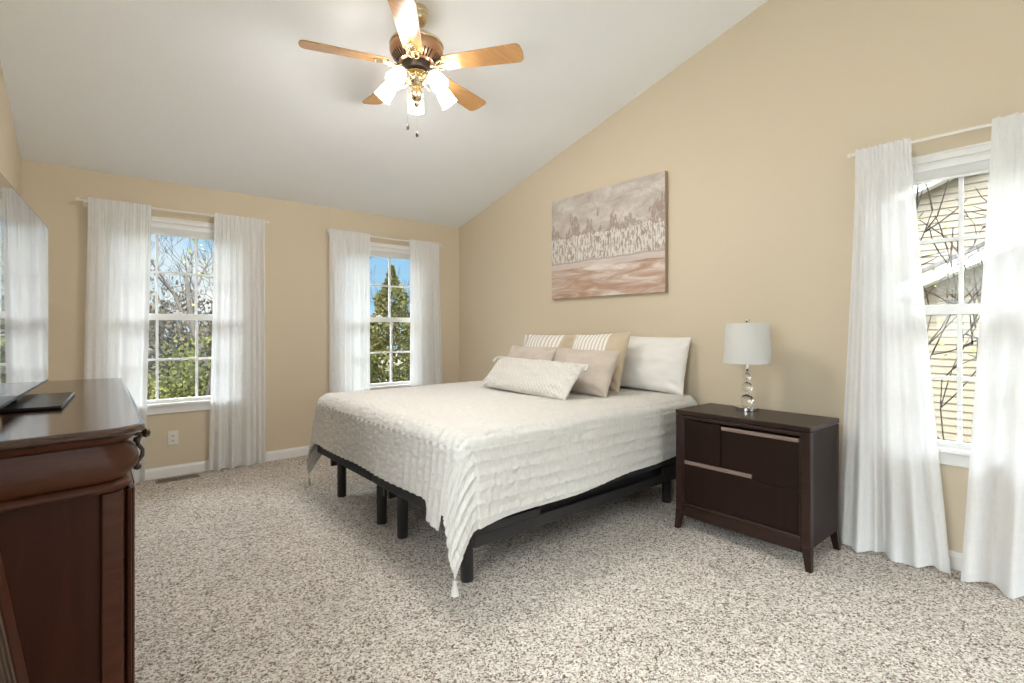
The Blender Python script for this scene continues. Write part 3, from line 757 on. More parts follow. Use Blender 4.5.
# ------------------------------------------------------------------ nightstand
def make_nightstand():
    n = thing('nightstand', (2.76, 1.338, 0), 'dark espresso two-drawer nightstand between the bed and the right curtain', 'nightstand')
    # local x: 0 front (towards the foot of the bed) -> .555 back, y: -.38 right .. .38 left (photo left is +y)
    D, H, hw = .420, .73, .380
    t = MB(); t.box(-.001, D, -hw, hw, H-.028, H); t.build('top', M['espresso'], n, bevel=.004)
    # side panels and posts, legs splay at the feet
    for s in (-1, 1):
        p = MB(); y0, y1 = sorted((s*(hw-.004), s*(hw-.030)))
        p.box(.045, D-.03, y0+.004*(s < 0)*0, y1, .11, H-.029); p.build('side_panel', M['espresso_v'], n, bevel=.002)
        f = MB(); y0, y1 = sorted((s*(hw-.002), s*(hw-.045)))
        f.box(.000, .045, y0, y1, .12, H-.031); f.build('post', M['espresso'], n, bevel=.003)
        b = MB(); b.box(D-.03, D, y0, y1, .12, H-.031); b.build('post', M['espresso'], n, bevel=.003)
        for x0, x1, sx in ((.0, .045, 1), (D-.042, D, -1)):
            l = MB(); yc = (y0+y1)/2; xc = (x0+x1)/2
            l.frustum((xc-sx*.014, yc+s*.014, 0), .015, .015, (xc, yc, .1199), (x1-x0)/2, (y1-y0)/2)
            l.build('leg', M['espresso'], n, bevel=.003)
    a = MB(); a.box(.006, .030, -hw+.046, hw-.046, .085, .150); a.build('apron', M['espresso'], n, bevel=.003)
    a = MB(); a.box(.05, D-.06, -hw+.031, hw-.031, .11, .125); a.box(D-.025, D-.012, -hw+.046, hw-.046, .11, H-.032); a.build('back_panel', M['espresso_v'], n)
    # front frame bead
    fr = MB()
    fr.box(.000, .030, -hw+.046, hw-.046, .151, .170); fr.box(.000, .030, -hw+.046, hw-.046, H-.052, H-.031)
    fr.box(.002, .03, -hw+.046, -hw+.056, .171, H-.053); fr.box(.002, .03, hw-.056, hw-.046, .171, H-.053)
    fr.build('front_frame', M['espresso'], n, bevel=.004)
    yl, yr = hw-.058, -hw+.058
    # upper drawer: raised left block, recessed strip pull along the right part
    XYZ = Matrix(((0, 0, 1, 0), (1, 0, 0, 0), (0, 1, 0, 0), (0, 0, 0, 1)))     # (y, z, x) -> (x, y, z)
    ysp = yl-.230; yq = yl-.405
    d = MB(); d.box(.014, D-.06, yr+.004, yl-.004, .455, .655)
    d.prism([(ysp+.002, .430), (yl, .430), (yl, .672), (ysp+.002, .672)], .003, .014, XYZ)
    d.prism([(yr, .398), (yq-.003, .398), (yq-.003, .428), (ysp-.001, .428), (ysp-.001, .642), (yr, .642)], .008, .014, XYZ)
    du = d.build('drawer', M['espresso_v'], n, bevel=.0015)
    h = MB(); h.box(.004, .014, yr, ysp-.002, .6435, .664); h.build('strip_pull', M['nickel'], du, bevel=.002)
    # lower drawer: strip pull on the left part, raised right block
    d = MB(); d.box(.014, D-.06, yr+.004, yl-.004, .19, .385)
    d.prism([(yr, .174), (yl, .174), (yl, .402), (yq-.001, .402), (yq-.001, .396), (yr, .396)], .007, .014, XYZ)
    dl = d.build('drawer', M['espresso_v'], n, bevel=.0015)
    h = MB(); h.box(.004, .014, yq, yl, .404, .426); h.build('strip_pull', M['nickel'], dl, bevel=.002)
    return n
make_nightstand()

# ------------------------------------------------------------------ table lamp
def make_lamp():
    l = thing('table_lamp', (3.05, 1.411, .7305), 'table lamp with stacked crystal balls and white drum shade on the nightstand', 'lamp')
    m_ = MB(); m_.lathe([(.063, 0), (.066, .003), (.066, .022), (.063, .025), (.02, .026), (.012, .030)], 40); m_.build('base', M['chrome'], l, smooth=True)
    z = .028
    for r in (.036, .030, .022):
        m_ = MB(); m_.sphere((0, 0, z+r), r, 28, 16); m_.build('crystal_ball', M['crystal'], l, smooth=True)
        z += 2*r
        m_ = MB(); m_.lathe([(.008, z-.001), (.011, z+.003), (.011, z+.008), (.008, z+.012)], 20); m_.build('collar', M['chrome'], l, smooth=True)
        z += .011
    m_ = MB(); m_.lathe([(.006, z), (.010, z+.01), (.014, z+.02), (.015, z+.06), (.012, z+.065)], 20); m_.build('socket', M['chrome'], l, smooth=True)
    bz = z+.066
    m_ = MB(); m_.lathe([(.012, bz), (.018, bz+.02), (.028, bz+.05), (.026, bz+.07), (.014, bz+.088), (.002, bz+.093)], 20); m_.build('bulb', M['shade'], l, smooth=True)
    zb, zt = .288, .528
    m_ = MB(); n = 56
    m_.lathe([(.135, zb), (.122, zt)], n, capb=False, capt=False); m_.lathe([(.133, zb+.001), (.120, zt-.001)], n, capb=False, capt=False)
    m_.build('lamp_shade', M['shade'], l, smooth=True)
    for r, zz in ((.134, zb+.001), (.121, zt-.001)):
        m_ = MB(); m_.tube([(r*math.cos(2*PI*k/48), r*math.sin(2*PI*k/48), zz) for k in range(49)], .0028, 6, False)
        m_.build('shade_trim', M['shade'], l, smooth=True)
    m_ = MB(); m_.tube([(.016, 0, z+.03), (.045, 0, z+.07), (.045, 0, zt-.06), (0, 0, zt-.004)], .0018, 6); m_.tube([(-.016, 0, z+.03), (-.045, 0, z+.07), (-.045, 0, zt-.06), (0, 0, zt-.004)], .0018, 6)
    for k in range(3):
        a = 2*PI*k/3; m_.tube([(0, 0, zt-.003), (.120*math.cos(a), .120*math.sin(a), zt-.003)], .0018, 6)
    m_.build('harp', M['chrome'], l, smooth=True)
    m_ = MB(); m_.lathe([(.004, zt-.004), (.004, zt+.006), (.011, zt+.010), (.015, zt+.016), (.012, zt+.026), (.003, zt+.030)], 20); m_.build('finial', M['chrome'], l, smooth=True)
make_lamp()

# ------------------------------------------------------------------ dresser
def make_dresser():
    X0, Y0 = -.384, 2.65
    d = thing('dresser', (X0, Y0, 0), 'large red-brown mahogany dresser with moulded top below the television', 'dresser')
    def outline(i, ni=None):
        """plan outline inset by i (ni at the near end); near end slightly raked, front corners round"""
        ni = i if ni is None else ni
        y_n = lambda x: 1.700 + .136*(x-X0) + ni
        xf0, xf1 = .122-i, .134-i; yf = 3.60-i; r = .10-i*.4
        pts = [(X0, yf)]; pts.append((X0, y_n(X0)))
        cxr = xf0-r; 
        for k in range(9):
            a = -PI/2 + PI/2*k/8
            pts.append((cxr + r*math.cos(a), y_n(cxr)+r + r*math.sin(a)))
        for k in range(7):
            a = PI/2*k/6; pts.append((xf1-.07+.07*math.cos(a), yf-.07+.07*math.sin(a)))
        return [(x-X0, y-Y0) for x, y in pts]
    def loft(layers):
        m_ = MB(); n = None; vs = []
        for z, i, *ni in layers:
            o = outline(i, *ni); n = len(o); vs += [(x, y, z) for x, y in o]
        fs = [tuple(range(n-1, -1, -1)), tuple((len(layers)-1)*n+k for k in range(n))]
        for L in range(len(layers)-1):
            for k in range(n): fs.append((L*n+k, L*n+(k+1) % n, (L+1)*n+(k+1) % n, (L+1)*n+k))
        m_.add(vs, fs); return m_
    loft([(.922, .016), (.926, .006), (.932, .001), (.940, 0), (.946, .003), (.950, .010), (.950, .016)]).build('top', M['mahogany'], d, smooth=True, angle=30)
    loft([(.900, .040), (.904, .034), (.912, .026), (.9215, .020)]).build('cove_moulding', M['mahogany_h'], d, smooth=True, angle=60)
    bul = [(.795, .048, .044)] + [(.80+.10*k/14, .042-.028*math.sin(PI*(k/14)**.85), .040-.007*math.sin(PI*(k/14)**.85)) for k in range(15)]
    fz = loft(bul).build('frieze', M['mahogany_h'], d, smooth=True, angle=60)
    loft([(.765, .046), (.768, .036), (.776, .032), (.785, .034), (.7945, .046)]).build('waist_moulding', M['mahogany_h'], d, smooth=True, angle=60)
    # scroll pulls on the frieze
    for y in (1.905, 2.45, 2.95, 3.45):
        x = .103-X0
        k = MB(); M1 = Matrix.Translation((x, y-Y0, .905)) @ Matrix.Rotation(PI/2, 4, 'Y')
        k.lathe([(.004, -.01), (.006, 0), (.005, .012), (.011, .016), (.014, .024), (.010, .032), (.002, .035)], 16, M1)
        k.tube([(x+.012, y-Y0, .900), (x+.002, y-Y0, .888), (x+.004, y-Y0, .872), (x+.015, y-Y0, .855), (x+.014, y-Y0, .838), (x+.002, y-Y0, .822), (x-.006, y-Y0, .812)], [.006, .007, .006, .0055, .006, .007, .006], 10)
        k.sphere((x+.002, y-Y0, .806), .011, 14, 8); k.sphere((x+.001, y-Y0, .888), .010, 12, 8)
        k.build('scroll_pull', M['bronze'], fz, smooth=True)
    # carcass
    c = MB(); i = .06
    y_n = lambda x, i: 1.700 + .136*(x-X0) + i
    # near end: recessed panel between stiles
    def strip(x0, x1, i0, i1, z0, z1):
        m2 = MB(); m2.prism([(x0-X0, y_n(x0, i0)-Y0), (x1-X0, y_n(x1, i0)-Y0), (x1-X0, y_n(x1, i1)-Y0), (x0-X0, y_n(x0, i1)-Y0)], z0, z1); return m2
    strip(X0, .018, .062, .085, .10, .764).build('end_panel', M['mahogany_v'], d)
    strip(.0185, .068, .046, .11, .0, .764).build('corner_stile', M['mahogany_h'], d, bevel=.005, seg=3)
    strip(X0, .018, .050, .085, .0, .0995).build('base_rail', M['mahogany_v'], d, bevel=.004)
    b = MB(); b.box(0, .068-X0, 1.86-Y0, 3.545-Y0, .06, .764); b.build('carcass', M['mahogany_v'], d)
    pl = MB(); pl.box(.02, .085-X0, 1.86-Y0, 3.55-Y0, 0, .0595); pl.build('plinth', M['mahogany_v'], d, bevel=.004)
    # ribbed half column on the front corner
    rp = MB(); z0, z1 = .08, .755
    for k in range(5): rp.lathe([(.0065, z0), (.0065, z1)], 10, Matrix.Translation((.082-X0+.008*math.sin(k*PI/4), 1.845+.013*k-Y0, 0)))
    rp.build('reeded_column', M['mahogany_v'], d, smooth=True)
    for col in range(2):
        for row in range(3):
            y0 = 1.925+col*.80; z0 = .085+row*.222
            q = MB(); q.box(.0685-X0, .100-X0, y0-Y0, y0+.785-Y0, z0, z0+.212); dr = q.build('drawer', M['mahogany_h'], d, bevel=.005, seg=3)
            k = MB(); k.box(.100-X0, .104-X0, y0+.10-Y0, y0+.685-Y0, z0+.196, z0+.205)
            k.build('finger_lip', M['mahogany_v'], dr, bevel=.0015)
make_dresser()

# ------------------------------------------------------------------ television
def make_tv():
    # far vertical edge at (-.157, 3.15), turned three degrees
    t = thing('television', (-.189, 2.535, .9515), 'flat black television on the mahogany dresser reflecting a white curtain', 'television', rotz=-R_(3.0))
    hw, z0, z1 = .615, .033, .742
    m_ = MB(); m_.box(-.012, .0, -hw, hw, z0, z1); m_.box(-.045, -.012, -hw*.7, hw*.7, z0+.03, z0+.42); m_.build('bezel', M['tv_black'], t, bevel=.003)
    m_ = MB(); m_.box(.0, .0012, -hw+.006, hw-.006, z0+.012, z1-.006); m_.build('screen', M['screen'], t)
    m_ = MB(); m_.box(-.052, -.012, -.06, .06, .012, z0+.05); m_.build('neck', M['tv_black'], t, bevel=.004)
    m_ = MB(); m_.box(-.13, .122, -.235, .235, 0, .012); m_.build('stand_plate', M['tv_black'], t, bevel=.004)
make_tv()

# ------------------------------------------------------------------ leaning frame at the lower left
def make_leaning_frame():
    # reddish wooden frame with a dark panel; far upright edge seen in the photograph
    A = Vector((-.102, 1.5, .457)); Bp = Vector((-.149, 1.5, .770)); k = (Bp-A)/(Bp.z-A.z)
    foot = A - k*A.z; H = 1.02
    top = foot + k*H
    along = Vector((-.30, -.72, 0)).normalized()          # towards the near end, against the wall
    Wd = .55
    upv = (top-foot); L = upv.length; upn = upv.normalized(); nrm = along.cross(upn).normalized()
    if nrm.x < 0: nrm = -nrm
    f = thing('picture_frame', tuple(foot+Vector((0,0,.0))), 'large wooden frame with dark panel leaning at the near end of the dresser', 'picture frame')
    foot = foot - nrm*.013; f.location = foot
    Mx = Matrix(((along.x, nrm.x, upn.x), (along.y, nrm.y, upn.y), (along.z, nrm.z, upn.z))).to_4x4()
    # local x along, y outward (faces the room), z up
    def bar(m2, a, b):
        m2.box(a[0], b[0], -.012, .012, a[1], b[1])
    for nm, pts, mt in (('frame_rail', [((0, 0), (.034, L)), ((Wd-.034, 0), (Wd, L)), ((.034, 0), (Wd-.034, .034)), ((.034, L-.034), (Wd-.034, L))], 'mahogany_v'),):
        for a, b in pts:
            m2 = MB(); bar(m2, a, b); m2.build(nm, M[mt], f, bevel=.004, M=Mx)
    m2 = MB()
    for q in range(3):
        o_ = .034+.008*q; y1 = .010-.003*q
        m2.box(o_+.0002, o_+.0065, -.010, y1, o_, L-o_); m2.box(Wd-o_-.0065, Wd-o_, -.010, y1, o_, L-o_)
    m2.build('inner_lip', M['lip'], f, M=Mx)
    m2 = MB(); m2.box(.058, Wd-.058, -.009, -.003, .034, L-.034); m2.build('panel', M['olive_panel'], f, M=Mx)
make_leaning_frame()

# ------------------------------------------------------------------ ceiling fan
def make_fan():
    FX, FY, FZ = 1.445, 2.585, 2.748
    zc = ceil_z(FY) - FZ
    f = thing('ceiling_fan', (FX, FY, FZ), 'brass ceiling fan with five oak blades and five lit glass shades', 'ceiling fan')
    tilt = Matrix.Rotation(math.atan(SL), 4, 'X')
    m_ = MB(); m_.lathe([(.028, -.078), (.048, -.070), (.058, -.052), (.056, -.035), (.064, -.026), (.066, -.0015)], 36, Matrix.Translation((0, 0, zc)) @ Matrix.Rotation(-math.atan(SL), 4, 'X'))
    m_.build('canopy', M['brass'], f, smooth=True)
    m_ = MB(); m_.lathe([(.016, .13), (.016, zc-.06)], 16); m_.build('downrod', M['bronze'], f, smooth=True)
    m_ = MB(); m_.lathe([(.02, .165), (.06, .160), (.135, .145), (.153, .132), (.156, .118), (.150, .112)], 48); m_.build('motor_cap', M['brass'], f, smooth=True)
    m_ = MB(); m_.lathe([(.148, .1119), (.154, .098), (.153, .082), (.147, .066), (.118, .036), (.088, .014)], 48); mo = m_.build('motor_housing', M['copper'], f, smooth=True)
    for k in range(40):
        a = 2*PI*k/40
        if k % 8 in (0,): continue
        v = MB()
        Mx = Matrix.Rotation(a, 4, 'Z') @ Matrix.Translation((.122, 0, .0405)) @ Matrix.Rotation(-math.atan2(.030, .029), 4, 'Y')
        v.box(-.026, .024, -.0042, .0042, -.0025, .003, Mx)
        v.build('vent_slot', M['dark_hole'], mo)
    m_ = MB(); m_.lathe([(.03, -.03), (.075, -.022), (.088, -.005), (.088, .0139)], 36); m_.build('flywheel', M['bronze'], f, smooth=True)
    # blades
    ph = 5.341
    def blade_poly():
        pts = []; r0, r1, w0, w1 = .165, .635, .055, .070
        pts += [(r0, -w0+.012), (r0+.012, -w0)]
        cr = .034
        for k in range(9):
            a = -PI/2 + PI/2*k/8; pts.append((r1-.006-cr+cr*math.cos(a), -w1+cr+cr*math.sin(a)))
        pts += [(r1-.003, -.02), (r1-.002, 0), (r1-.003, .02)]
        for k in range(9):
            a = PI/2*k/8; pts.append((r1-.006-cr+cr*math.cos(a), w1-cr+cr*math.sin(a)))
        pts += [(r0+.012, w0), (r0, w0-.012)]
        return pts
    for k in range(5):
        Rz = Matrix.Rotation(ph+2*PI*k/5, 4, 'Z') @ Matrix.Rotation(R_(-12), 4, 'X')
        m_ = MB(); m_.prism(blade_poly(), .000, .007, Rz); bl = m_.build('blade', M['blade'], f, bevel=.002)
        a = MB()
        a.tube([Rz @ Vector(p) for p in ((.075, 0, .004), (.115, 0, -.012), (.15, 0, -.010), (.185, 0, -.004))], [.011, .009, .010, .008], 10)
        a.prism([(.160, -.030), (.185, -.042), (.205, -.030), (.225, -.034), (.240, -.014), (.262, 0), (.240, .014), (.225, .034), (.205, .030), (.185, .042), (.160, .030), (.150, 0)], -.0045, -.0005, Rz)
        for q in ((.19, -.018), (.19, .018), (.235, 0)): a.sphere(Rz @ Vector((q[0], q[1], -.006)), .006, 10, 6)
        for s in (-1, 1):
            a.tube([Rz @ Vector(p) for p in ((.115, s*.006, -.010), (.135, s*.028, -.012), (.155, s*.034, -.008), (.172, s*.022, -.005))], .005, 8)
        a.build('blade_arm', M['brass'], bl, smooth=True, angle=50)
    # light kit
    m_ = MB()
    m_.lathe([(.004, -.235), (.012, -.228), (.018, -.216), (.012, -.204), (.022, -.196), (.038, -.178), (.040, -.158), (.026, -.134), (.023, -.118), (.050, -.102), (.062, -.085), (.058, -.068), (.040, -.055), (.034, -.045), (.060, -.036), (.055, -.0305)], 36)
    kit = m_.build('light_kit', M['brass'], f, smooth=True)
    for k in range(5):
        az = R_(102-40+72*k)
        Rz = Matrix.Rotation(az, 4, 'Z')
        ar = MB(); ar.tube([Rz @ Vector(p) for p in ((.045, 0, -.085), (.075, 0, -.066), (.105, 0, -.058), (.130, 0, -.068), (.142, 0, -.088))], .0065, 10)
        ar.tube([Rz @ Vector(p) for p in ((.05, 0, -.098), (.08, 0, -.118), (.105, 0, -.112), (.108, 0, -.094), (.094, 0, -.090))], .004, 8)
        Mx = Rz @ Matrix.Translation((.140, 0, -.084)) @ Matrix.Rotation(R_(180-38), 4, 'Y')
        ar.lathe([(.010, -.012), (.024, -.004), (.027, .010), (.024, .016)], 20, Mx)
        a_o = ar.build('arm', M['brass'], kit, smooth=True)
        sh = MB(); prof = [(.026, .012), (.036, .028), (.043, .050), (.045, .072), (.046, .094), (.051, .112), (.049, .112), (.044, .094), (.042, .072), (.040, .05), (.033, .030), (.023, .014)]
        sh.lathe(prof, 28, Mx, False, False); sh.build('glass_shade', M['glow'], f, smooth=True, angle=80)
        bb = MB(); bb.sphere(Mx @ Vector((0, 0, .048)), .024, 14, 10); bb.build('bulb', M['glow'], f, smooth=True)
        ld = bpy.data.lights.new('fan_bulb', 'POINT'); ld.energy = FAN_LIGHT; ld.shadow_soft_size = .018; ld.color = (1.0, .98, .95)
        lo = bpy.data.objects.new('fan_bulb', ld); COL.objects.link(lo); lo.parent = f; lo.location = Mx @ Vector((0, 0, .098))
    # pull chains
    for dx, dy, ln in ((-.048, -.02, .335), (.004, -.008, .372)):
        px = Vector((math.cos(-YAW)*dx, math.sin(-YAW)*dx, 0)) + Vector((math.sin(YAW)*dy, math.cos(YAW)*dy, 0))
        c = MB()
        for q in range(30): c.sphere((px.x, px.y, -.15-(ln-.15)*q/29), .0016, 6, 4)
        c.tube([(px.x, px.y, -.13), (px.x, px.y, -ln)], .0006, 5)
        ch = c.build('pull_chain', M['brass'], f, smooth=True)
        w_ = MB(); w_.lathe([(.002, -ln), (.007, -ln-.012), (.009, -ln-.026), (.006, -ln-.036), (.001, -ln-.038)], 12, Matrix.Translation((px.x, px.y, 0))); w_.build('chain_fob', M['bronze'], ch, smooth=True)
make_fan()

# ------------------------------------------------------------------ outdoors
ZG = -2.9
m_ = MB(); m_.box(-60, 80, -40, 90, ZG-.3, ZG)
tag(m_.build('ground', M['grass']), 'lawn outside below the windows', 'ground', kind='structure')

def tree_mesh(seed, height, r0, lean, levels=5, spread=.75, first=.35, nleaf=0, leafsize=.05, leafz=(0, 9), split=(2, 3), up=.25):
    rng = random.Random(seed); br = MB(); lf = MB()
    def leaf(p, sz):
        d = Vector((rng.gauss(0, 1), rng.gauss(0, 1), rng.gauss(0, 1))).normalized(); e = d.orthogonal().normalized()
        e = Matrix.Rotation(rng.uniform(0, 6.28), 3, d) @ e; g = d.cross(e)
        lf.add([p-e*sz*.5, p+g*sz*.32, p+e*sz*.6, p-g*sz*.32], [(0,1,2,3)])
    def grow(p, d, ln, r, lev):
        n = 4 if lev < 3 else 3; pts = [p]; rad = [r]; q = p.copy(); dd = d.copy()
        for k in range(n):
            dd = (dd + Vector((rng.gauss(0, .14), rng.gauss(0, .14), rng.gauss(0, .09)+up*.12))).normalized()
            q = q + dd*ln/n; pts.append(q.copy()); rad.append(r*(1-.45*(k+1)/n))
        br.tube(pts, rad, 8 if lev == 0 else (6 if lev < 3 else 4))
        if nleaf and lev >= levels-2:
            for k in range(nleaf):
                s = rng.choice(pts[1:]); 
                if leafz[0] < s.z < leafz[1]: leaf(s+Vector((rng.gauss(0, .09), rng.gauss(0, .09), rng.gauss(0, .09))), leafsize*rng.uniform(.6, 1.3))
        if lev < levels:
            for c in range(rng.randint(*split)+(1 if lev == 0 else 0)):
                k = rng.randint(2, n) if lev else rng.randint(2, n)
                ax = dd.orthogonal().normalized(); ax = Matrix.Rotation(rng.uniform(0, 6.28), 3, dd) @ ax
                nd_ = (Matrix.Rotation(rng.uniform(.35, 1.0)*spread, 3, ax) @ dd); nd_.z += up*.4; nd_.normalize()
                grow(pts[k], nd_, ln*rng.uniform(.58, .82), max(.006, rad[k]*rng.uniform(.5, .72)), lev+1)
    grow(Vector((0, 0, 0)), Vector((lean[0], lean[1], 1)).normalized(), height*first, r0, 0)
    return br, lf
def make_tree(name, loc, label, group, bark, leafm, **kw):
    br, lf = tree_mesh(**kw); t = thing(name, loc, label, 'tree', group)
    br.build('branches', bark, t, smooth=True)
    if lf.f: tag(lf.build('foliage', leafm, t), kind='stuff')
    return t
make_tree('bare_tree', (1.50, 11.0, ZG), 'tall bare tree with spreading limbs seen through the left back window', 'trees beyond the back windows', M['bark'], M['leaf_spring'],
          seed=8, height=10.5, r0=.17, lean=(-.02, .02), levels=6, spread=.85, first=.40, nleaf=1, leafsize=.10, leafz=(4.2, 7.5))
tb = make_tree('bare_tree', (4.3, 20.5, ZG), 'thin bare tree further back beyond the left back window', 'trees beyond the back windows', M['bark_dark'], None,
          seed=14, height=11, r0=.14, lean=(.05, 0), levels=6, spread=.7, first=.3, split=(2, 3))
k_ = 0
for x, y, rz, sc in ((-.9, 18, 1.2, .95), (1.4, 24, 2.9, 1.0), (3.3, 17.8, 4.1, .75), (9.6, 22, 5.2, .9), (8.6, 15.5, .4, .6), (-.4, 28, 2.2, 1.15), (4.0, 31, 5.6, 1.2)):
    c = copy_tree(tb); c.location = (x, y, ZG); c.rotation_euler.z = rz; c.scale = (sc, sc, sc)
    c['label'] = ['thin bare tree at the far left beyond the left back window', 'far bare tree straight behind the nearest bare tree', 'slender bare tree right of the nearest bare tree', 'bare tree far right beyond the evergreens', 'small bare tree just right of the evergreens', 'distant bare tree at the left edge of the left back window', 'distant bare tree at the right edge of the left back window'][k_]
    k_ += 1
tb['label'] = 'bare tree between the left back window view and the evergreens'

def bush_mesh(seed, rx, rz, n, leaf, cone=False, shell=.55):
    rng = random.Random(seed); lf = MB()
    for k in range(n):
        if cone:
            h = 1-math.sqrt(rng.random()); h = h if rng.random() < .8 else rng.random()
            z = rz*h; rad = rx*(1-h)**.85*rng.uniform(shell, 1.05)*(1+.16*math.sin(h*40+seed)); a = rng.uniform(0, 6.28)
            p = Vector((rad*math.cos(a), rad*math.sin(a), z)); out = Vector((math.cos(a), math.sin(a), .9))
        else:
            v = Vector((rng.gauss(0, 1), rng.gauss(0, 1), rng.gauss(0, 1))).normalized(); 
            p = Vector((v.x*rx, v.y*rx, v.z*rz*.5))*rng.uniform(shell, 1.0); p *= 1+.22*noise.noise((v.x*2.3+seed, v.y*2.3, v.z*2.3)); p.z += rz*.5; out = v+Vector((0, 0, .3))
        d = (out.normalized()+Vector((rng.gauss(0, .45), rng.gauss(0, .45), rng.gauss(0, .45)))).normalized()
        e = d.orthogonal().normalized(); e = Matrix.Rotation(rng.uniform(0, 6.28), 3, d) @ e; s = leaf*rng.uniform(.6, 1.4)
        lf.add([p-e*s*.35, p+d*s*.55+e*s*.1, p+e*s*.35, p-d*s*.5], [(0,1,2,3)])
    return lf
def make_bush(name, loc, label, cat, group, mat, trunk=True, **kw):
    t = thing(name, loc, label, cat, group)
    tag(bush_mesh(**kw).build('foliage', mat, t), kind='stuff')
    b = MB(); h = kw['rz']; b.tube([(0, 0, 0), (.02, .01, h*.45), (0, .02, h*.8)], [max(.03, kw['rx']*.06), .03, .012], 7); b.build('trunk', M['bark_dark'], t, smooth=True)
    return t
make_bush('green_bush', (1.75, 12.6, ZG), 'leafy yellow-green bush in the lower left back window', 'bush', None, M['leaf_bush'], seed=3, rx=1.05, rz=4.0, n=9000, leaf=.085, shell=.35)
for k, (x, y, rx, rz) in enumerate(((-.3, 14.8, 1.5, 4.2), (2.3, 19.0, 1.6, 5.4), (1.0, 21.0, 1.9, 6.4), (3.3, 17.2, 1.3, 4.8))):
    make_bush('dry_brush', (x, y, ZG), ['brown dry thicket at the far left outside the left back window', 'brown dry thicket behind the green bush', 'tallest and farthest brown thicket behind the green bush', 'brown dry thicket right of the green bush'][k], 'bush', 'dry thickets beyond the left back window', M['leaf_dry'], seed=31+k, rx=rx, rz=rz, n=6000, leaf=.13, shell=.3)
make_bush('evergreen_tree', (6.68, 13.4, ZG), 'tall pointed evergreen seen through the window behind the bed', 'tree', None, M['leaf_cedar'], seed=5, rx=2.0, rz=5.95, n=17000, leaf=.11, cone=True, shell=.5)
make_bush('evergreen_tree', (8.7, 15.4, ZG), 'shorter evergreen to the right of the tall pointed one', 'tree', None, M['leaf_cedar'], seed=6, rx=1.4, rz=4.9, n=10000, leaf=.11, cone=True, shell=.5)
make_bush('evergreen_tree', (4.6, 15.6, ZG), 'evergreen to the left of the tall pointed one', 'tree', None, M['leaf_cedar'], seed=7, rx=1.3, rz=5.0, n=10000, leaf=.11, cone=True, shell=.5)

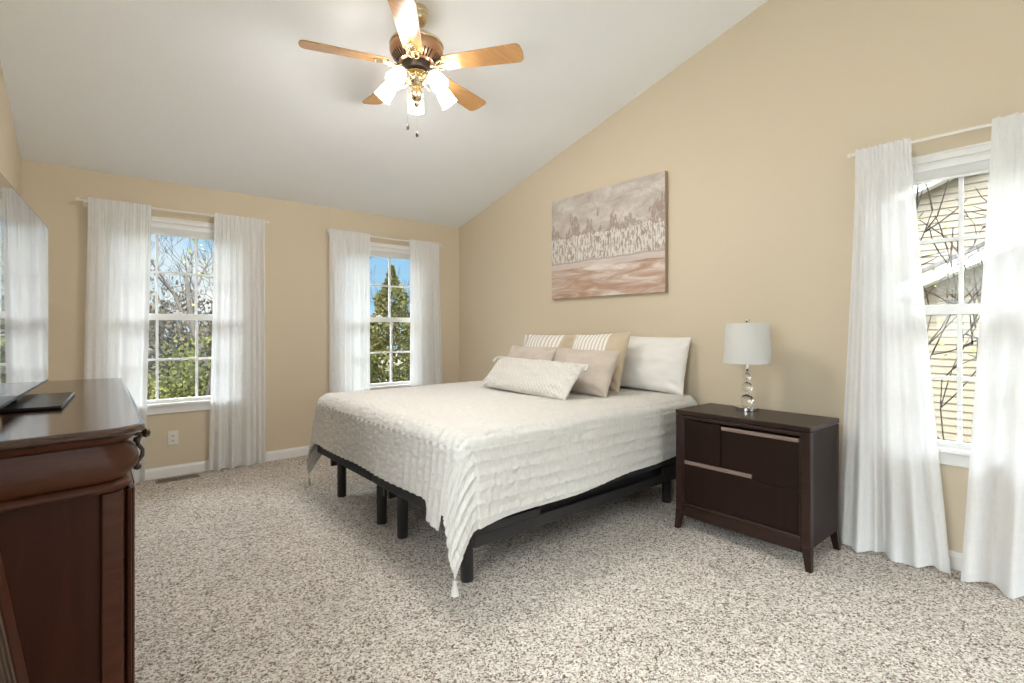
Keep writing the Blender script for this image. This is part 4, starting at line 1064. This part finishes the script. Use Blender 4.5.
# the neighbouring house
def make_house():
    h = thing('house', (9.5, -1.5, ZG), 'neighbouring house with cream lap siding and white rake boards', 'house')
    X0, Y0 = 9.5, -1.5
    def siding(x, yl, yr, z_of, zbot, zmax):
        m2 = MB(); z = zbot; c = .098
        while z < zmax:
            z1 = z+c; zz = z + .5*c
            # clip the course to the gable
            lo, hi = yl, yr
            ys = [yl+(yr-yl)*k/400 for k in range(401)]; ok = [y for y in ys if z_of(y) >= z1-.02]
            if ok:
                lo, hi = ok[0], ok[-1]
                m2.add([(x-.016, lo, z), (x-.016, hi, z), (x-.002, hi, z1), (x-.002, lo, z1), (x+.02, lo, z), (x+.02, hi, z)], [(0,1,2,3), (0,4,5,1)])
            z = z1
        return m2
    rk = lambda y: 3.30 + .41*(1.874-y) if y > -1.5 else 3.30+.41*(1.874+1.5) + .41*(y+1.5)
    off = Matrix.Translation((-X0, -Y0, -ZG))
    siding(X0, -6.0, 3.6, rk, ZG+.2, 4.8).build('siding', M['siding'], h, M=off)
    def rake(x, y0, y1, f, w, nm, t=.16, ov=.22):
        m2 = MB(); 
        m2.add([(x-ov, y0, f(y0)-w), (x-ov, y1, f(y1)-w), (x-ov, y1, f(y1)), (x-ov, y0, f(y0)), (x+.02, y0, f(y0)-w), (x+.02, y1, f(y1)-w), (x+.02, y1, f(y1)), (x+.02, y0, f(y0))],
               [(0,1,2,3),(4,7,6,5),(0,4,5,1),(3,2,6,7),(0,3,7,4),(1,5,6,2)])
        return m2
    f1 = lambda y: rk(y)+.07
    rake(X0, 3.9, -1.5, f1, .17, '').build('rake_board', M['vinyl'], h, M=off)
    rake(X0, -6.4, -1.5, f1, .17, '').build('rake_board', M['vinyl'], h, M=off)
    m2 = MB(); m2.add([(X0-.26, 4.0, f1(4.0)), (X0-.26, -1.5, f1(-1.5)), (X0+7, -1.5, f1(-1.5)), (X0+7, 4.0, f1(4.0)), (X0-.26, 4.0, f1(4.0)+.06), (X0-.26, -1.5, f1(-1.5)+.06), (X0+7, -1.5, f1(-1.5)+.06), (X0+7, 4.0, f1(4.0)+.06)], [(0,1,2,3),(4,7,6,5),(0,4,5,1),(3,2,6,7),(0,3,7,4),(1,5,6,2)])
    m2.build('roof', M['shingle'], h, M=off)
    m2 = MB(); m2.add([(X0-.26, -6.5, f1(-6.5)), (X0-.26, -1.5, f1(-1.5)), (X0+7, -1.5, f1(-1.5)), (X0+7, -6.5, f1(-6.5)), (X0-.26, -6.5, f1(-6.5)+.06), (X0-.26, -1.5, f1(-1.5)+.06), (X0+7, -1.5, f1(-1.5)+.06), (X0+7, -6.5, f1(-6.5)+.06)], [(0,1,2,3),(4,7,6,5),(0,4,5,1),(3,2,6,7),(0,3,7,4),(1,5,6,2)])
    m2.build('roof', M['shingle'], h, M=off)
    # lower front gable
    X1 = 8.75
    f2 = lambda y: 1.86 + .47*(1.60-y) if y > -1.5 else 1.86+.47*3.1+.47*(y+1.5)
    siding(X1, -4.6, 2.3, f2, ZG+.2, 3.4).build('siding', M['siding'], h, M=off)
    g2 = lambda y: f2(y)+.10
    rake(X1, 2.5, -1.5, g2, .17, '', ov=.32).build('rake_board', M['vinyl'], h, M=off)
    for ya, yb in ((2.6, -1.5), (-5.2, -1.5)):
        m2 = MB(); m2.add([(X1-.36, ya, g2(ya)), (X1-.36, yb, g2(yb)), (X0-.02, yb, g2(yb)), (X0-.02, ya, g2(ya)), (X1-.36, ya, g2(ya)+.05), (X1-.36, yb, g2(yb)+.05), (X0-.02, yb, g2(yb)+.05), (X0-.02, ya, g2(ya)+.05)], [(0,1,2,3),(4,7,6,5),(0,4,5,1),(3,2,6,7),(0,3,7,4),(1,5,6,2)])
        m2.build('roof', M['shingle'], h, M=off)
    m2 = MB(); m2.box(X1+.05, X0-.03, -4.5, 2.2, ZG, 1.5); m2.box(X0+.05, X0+6.8, -5.9, 3.5, ZG, 2.4); m2.build('wall', M['siding'], h, M=off)
make_house()
make_tree('budding_tree', (6.9, .1, ZG), 'small budding tree between the right window and the neighbouring house', None, M['bark_dark'], M['leaf_spring'],
          seed=27, height=6.4, r0=.085, lean=(.03, .13), levels=6, spread=.9, first=.40, nleaf=1, leafsize=.035, leafz=(2.5, 5.5), split=(2, 3))
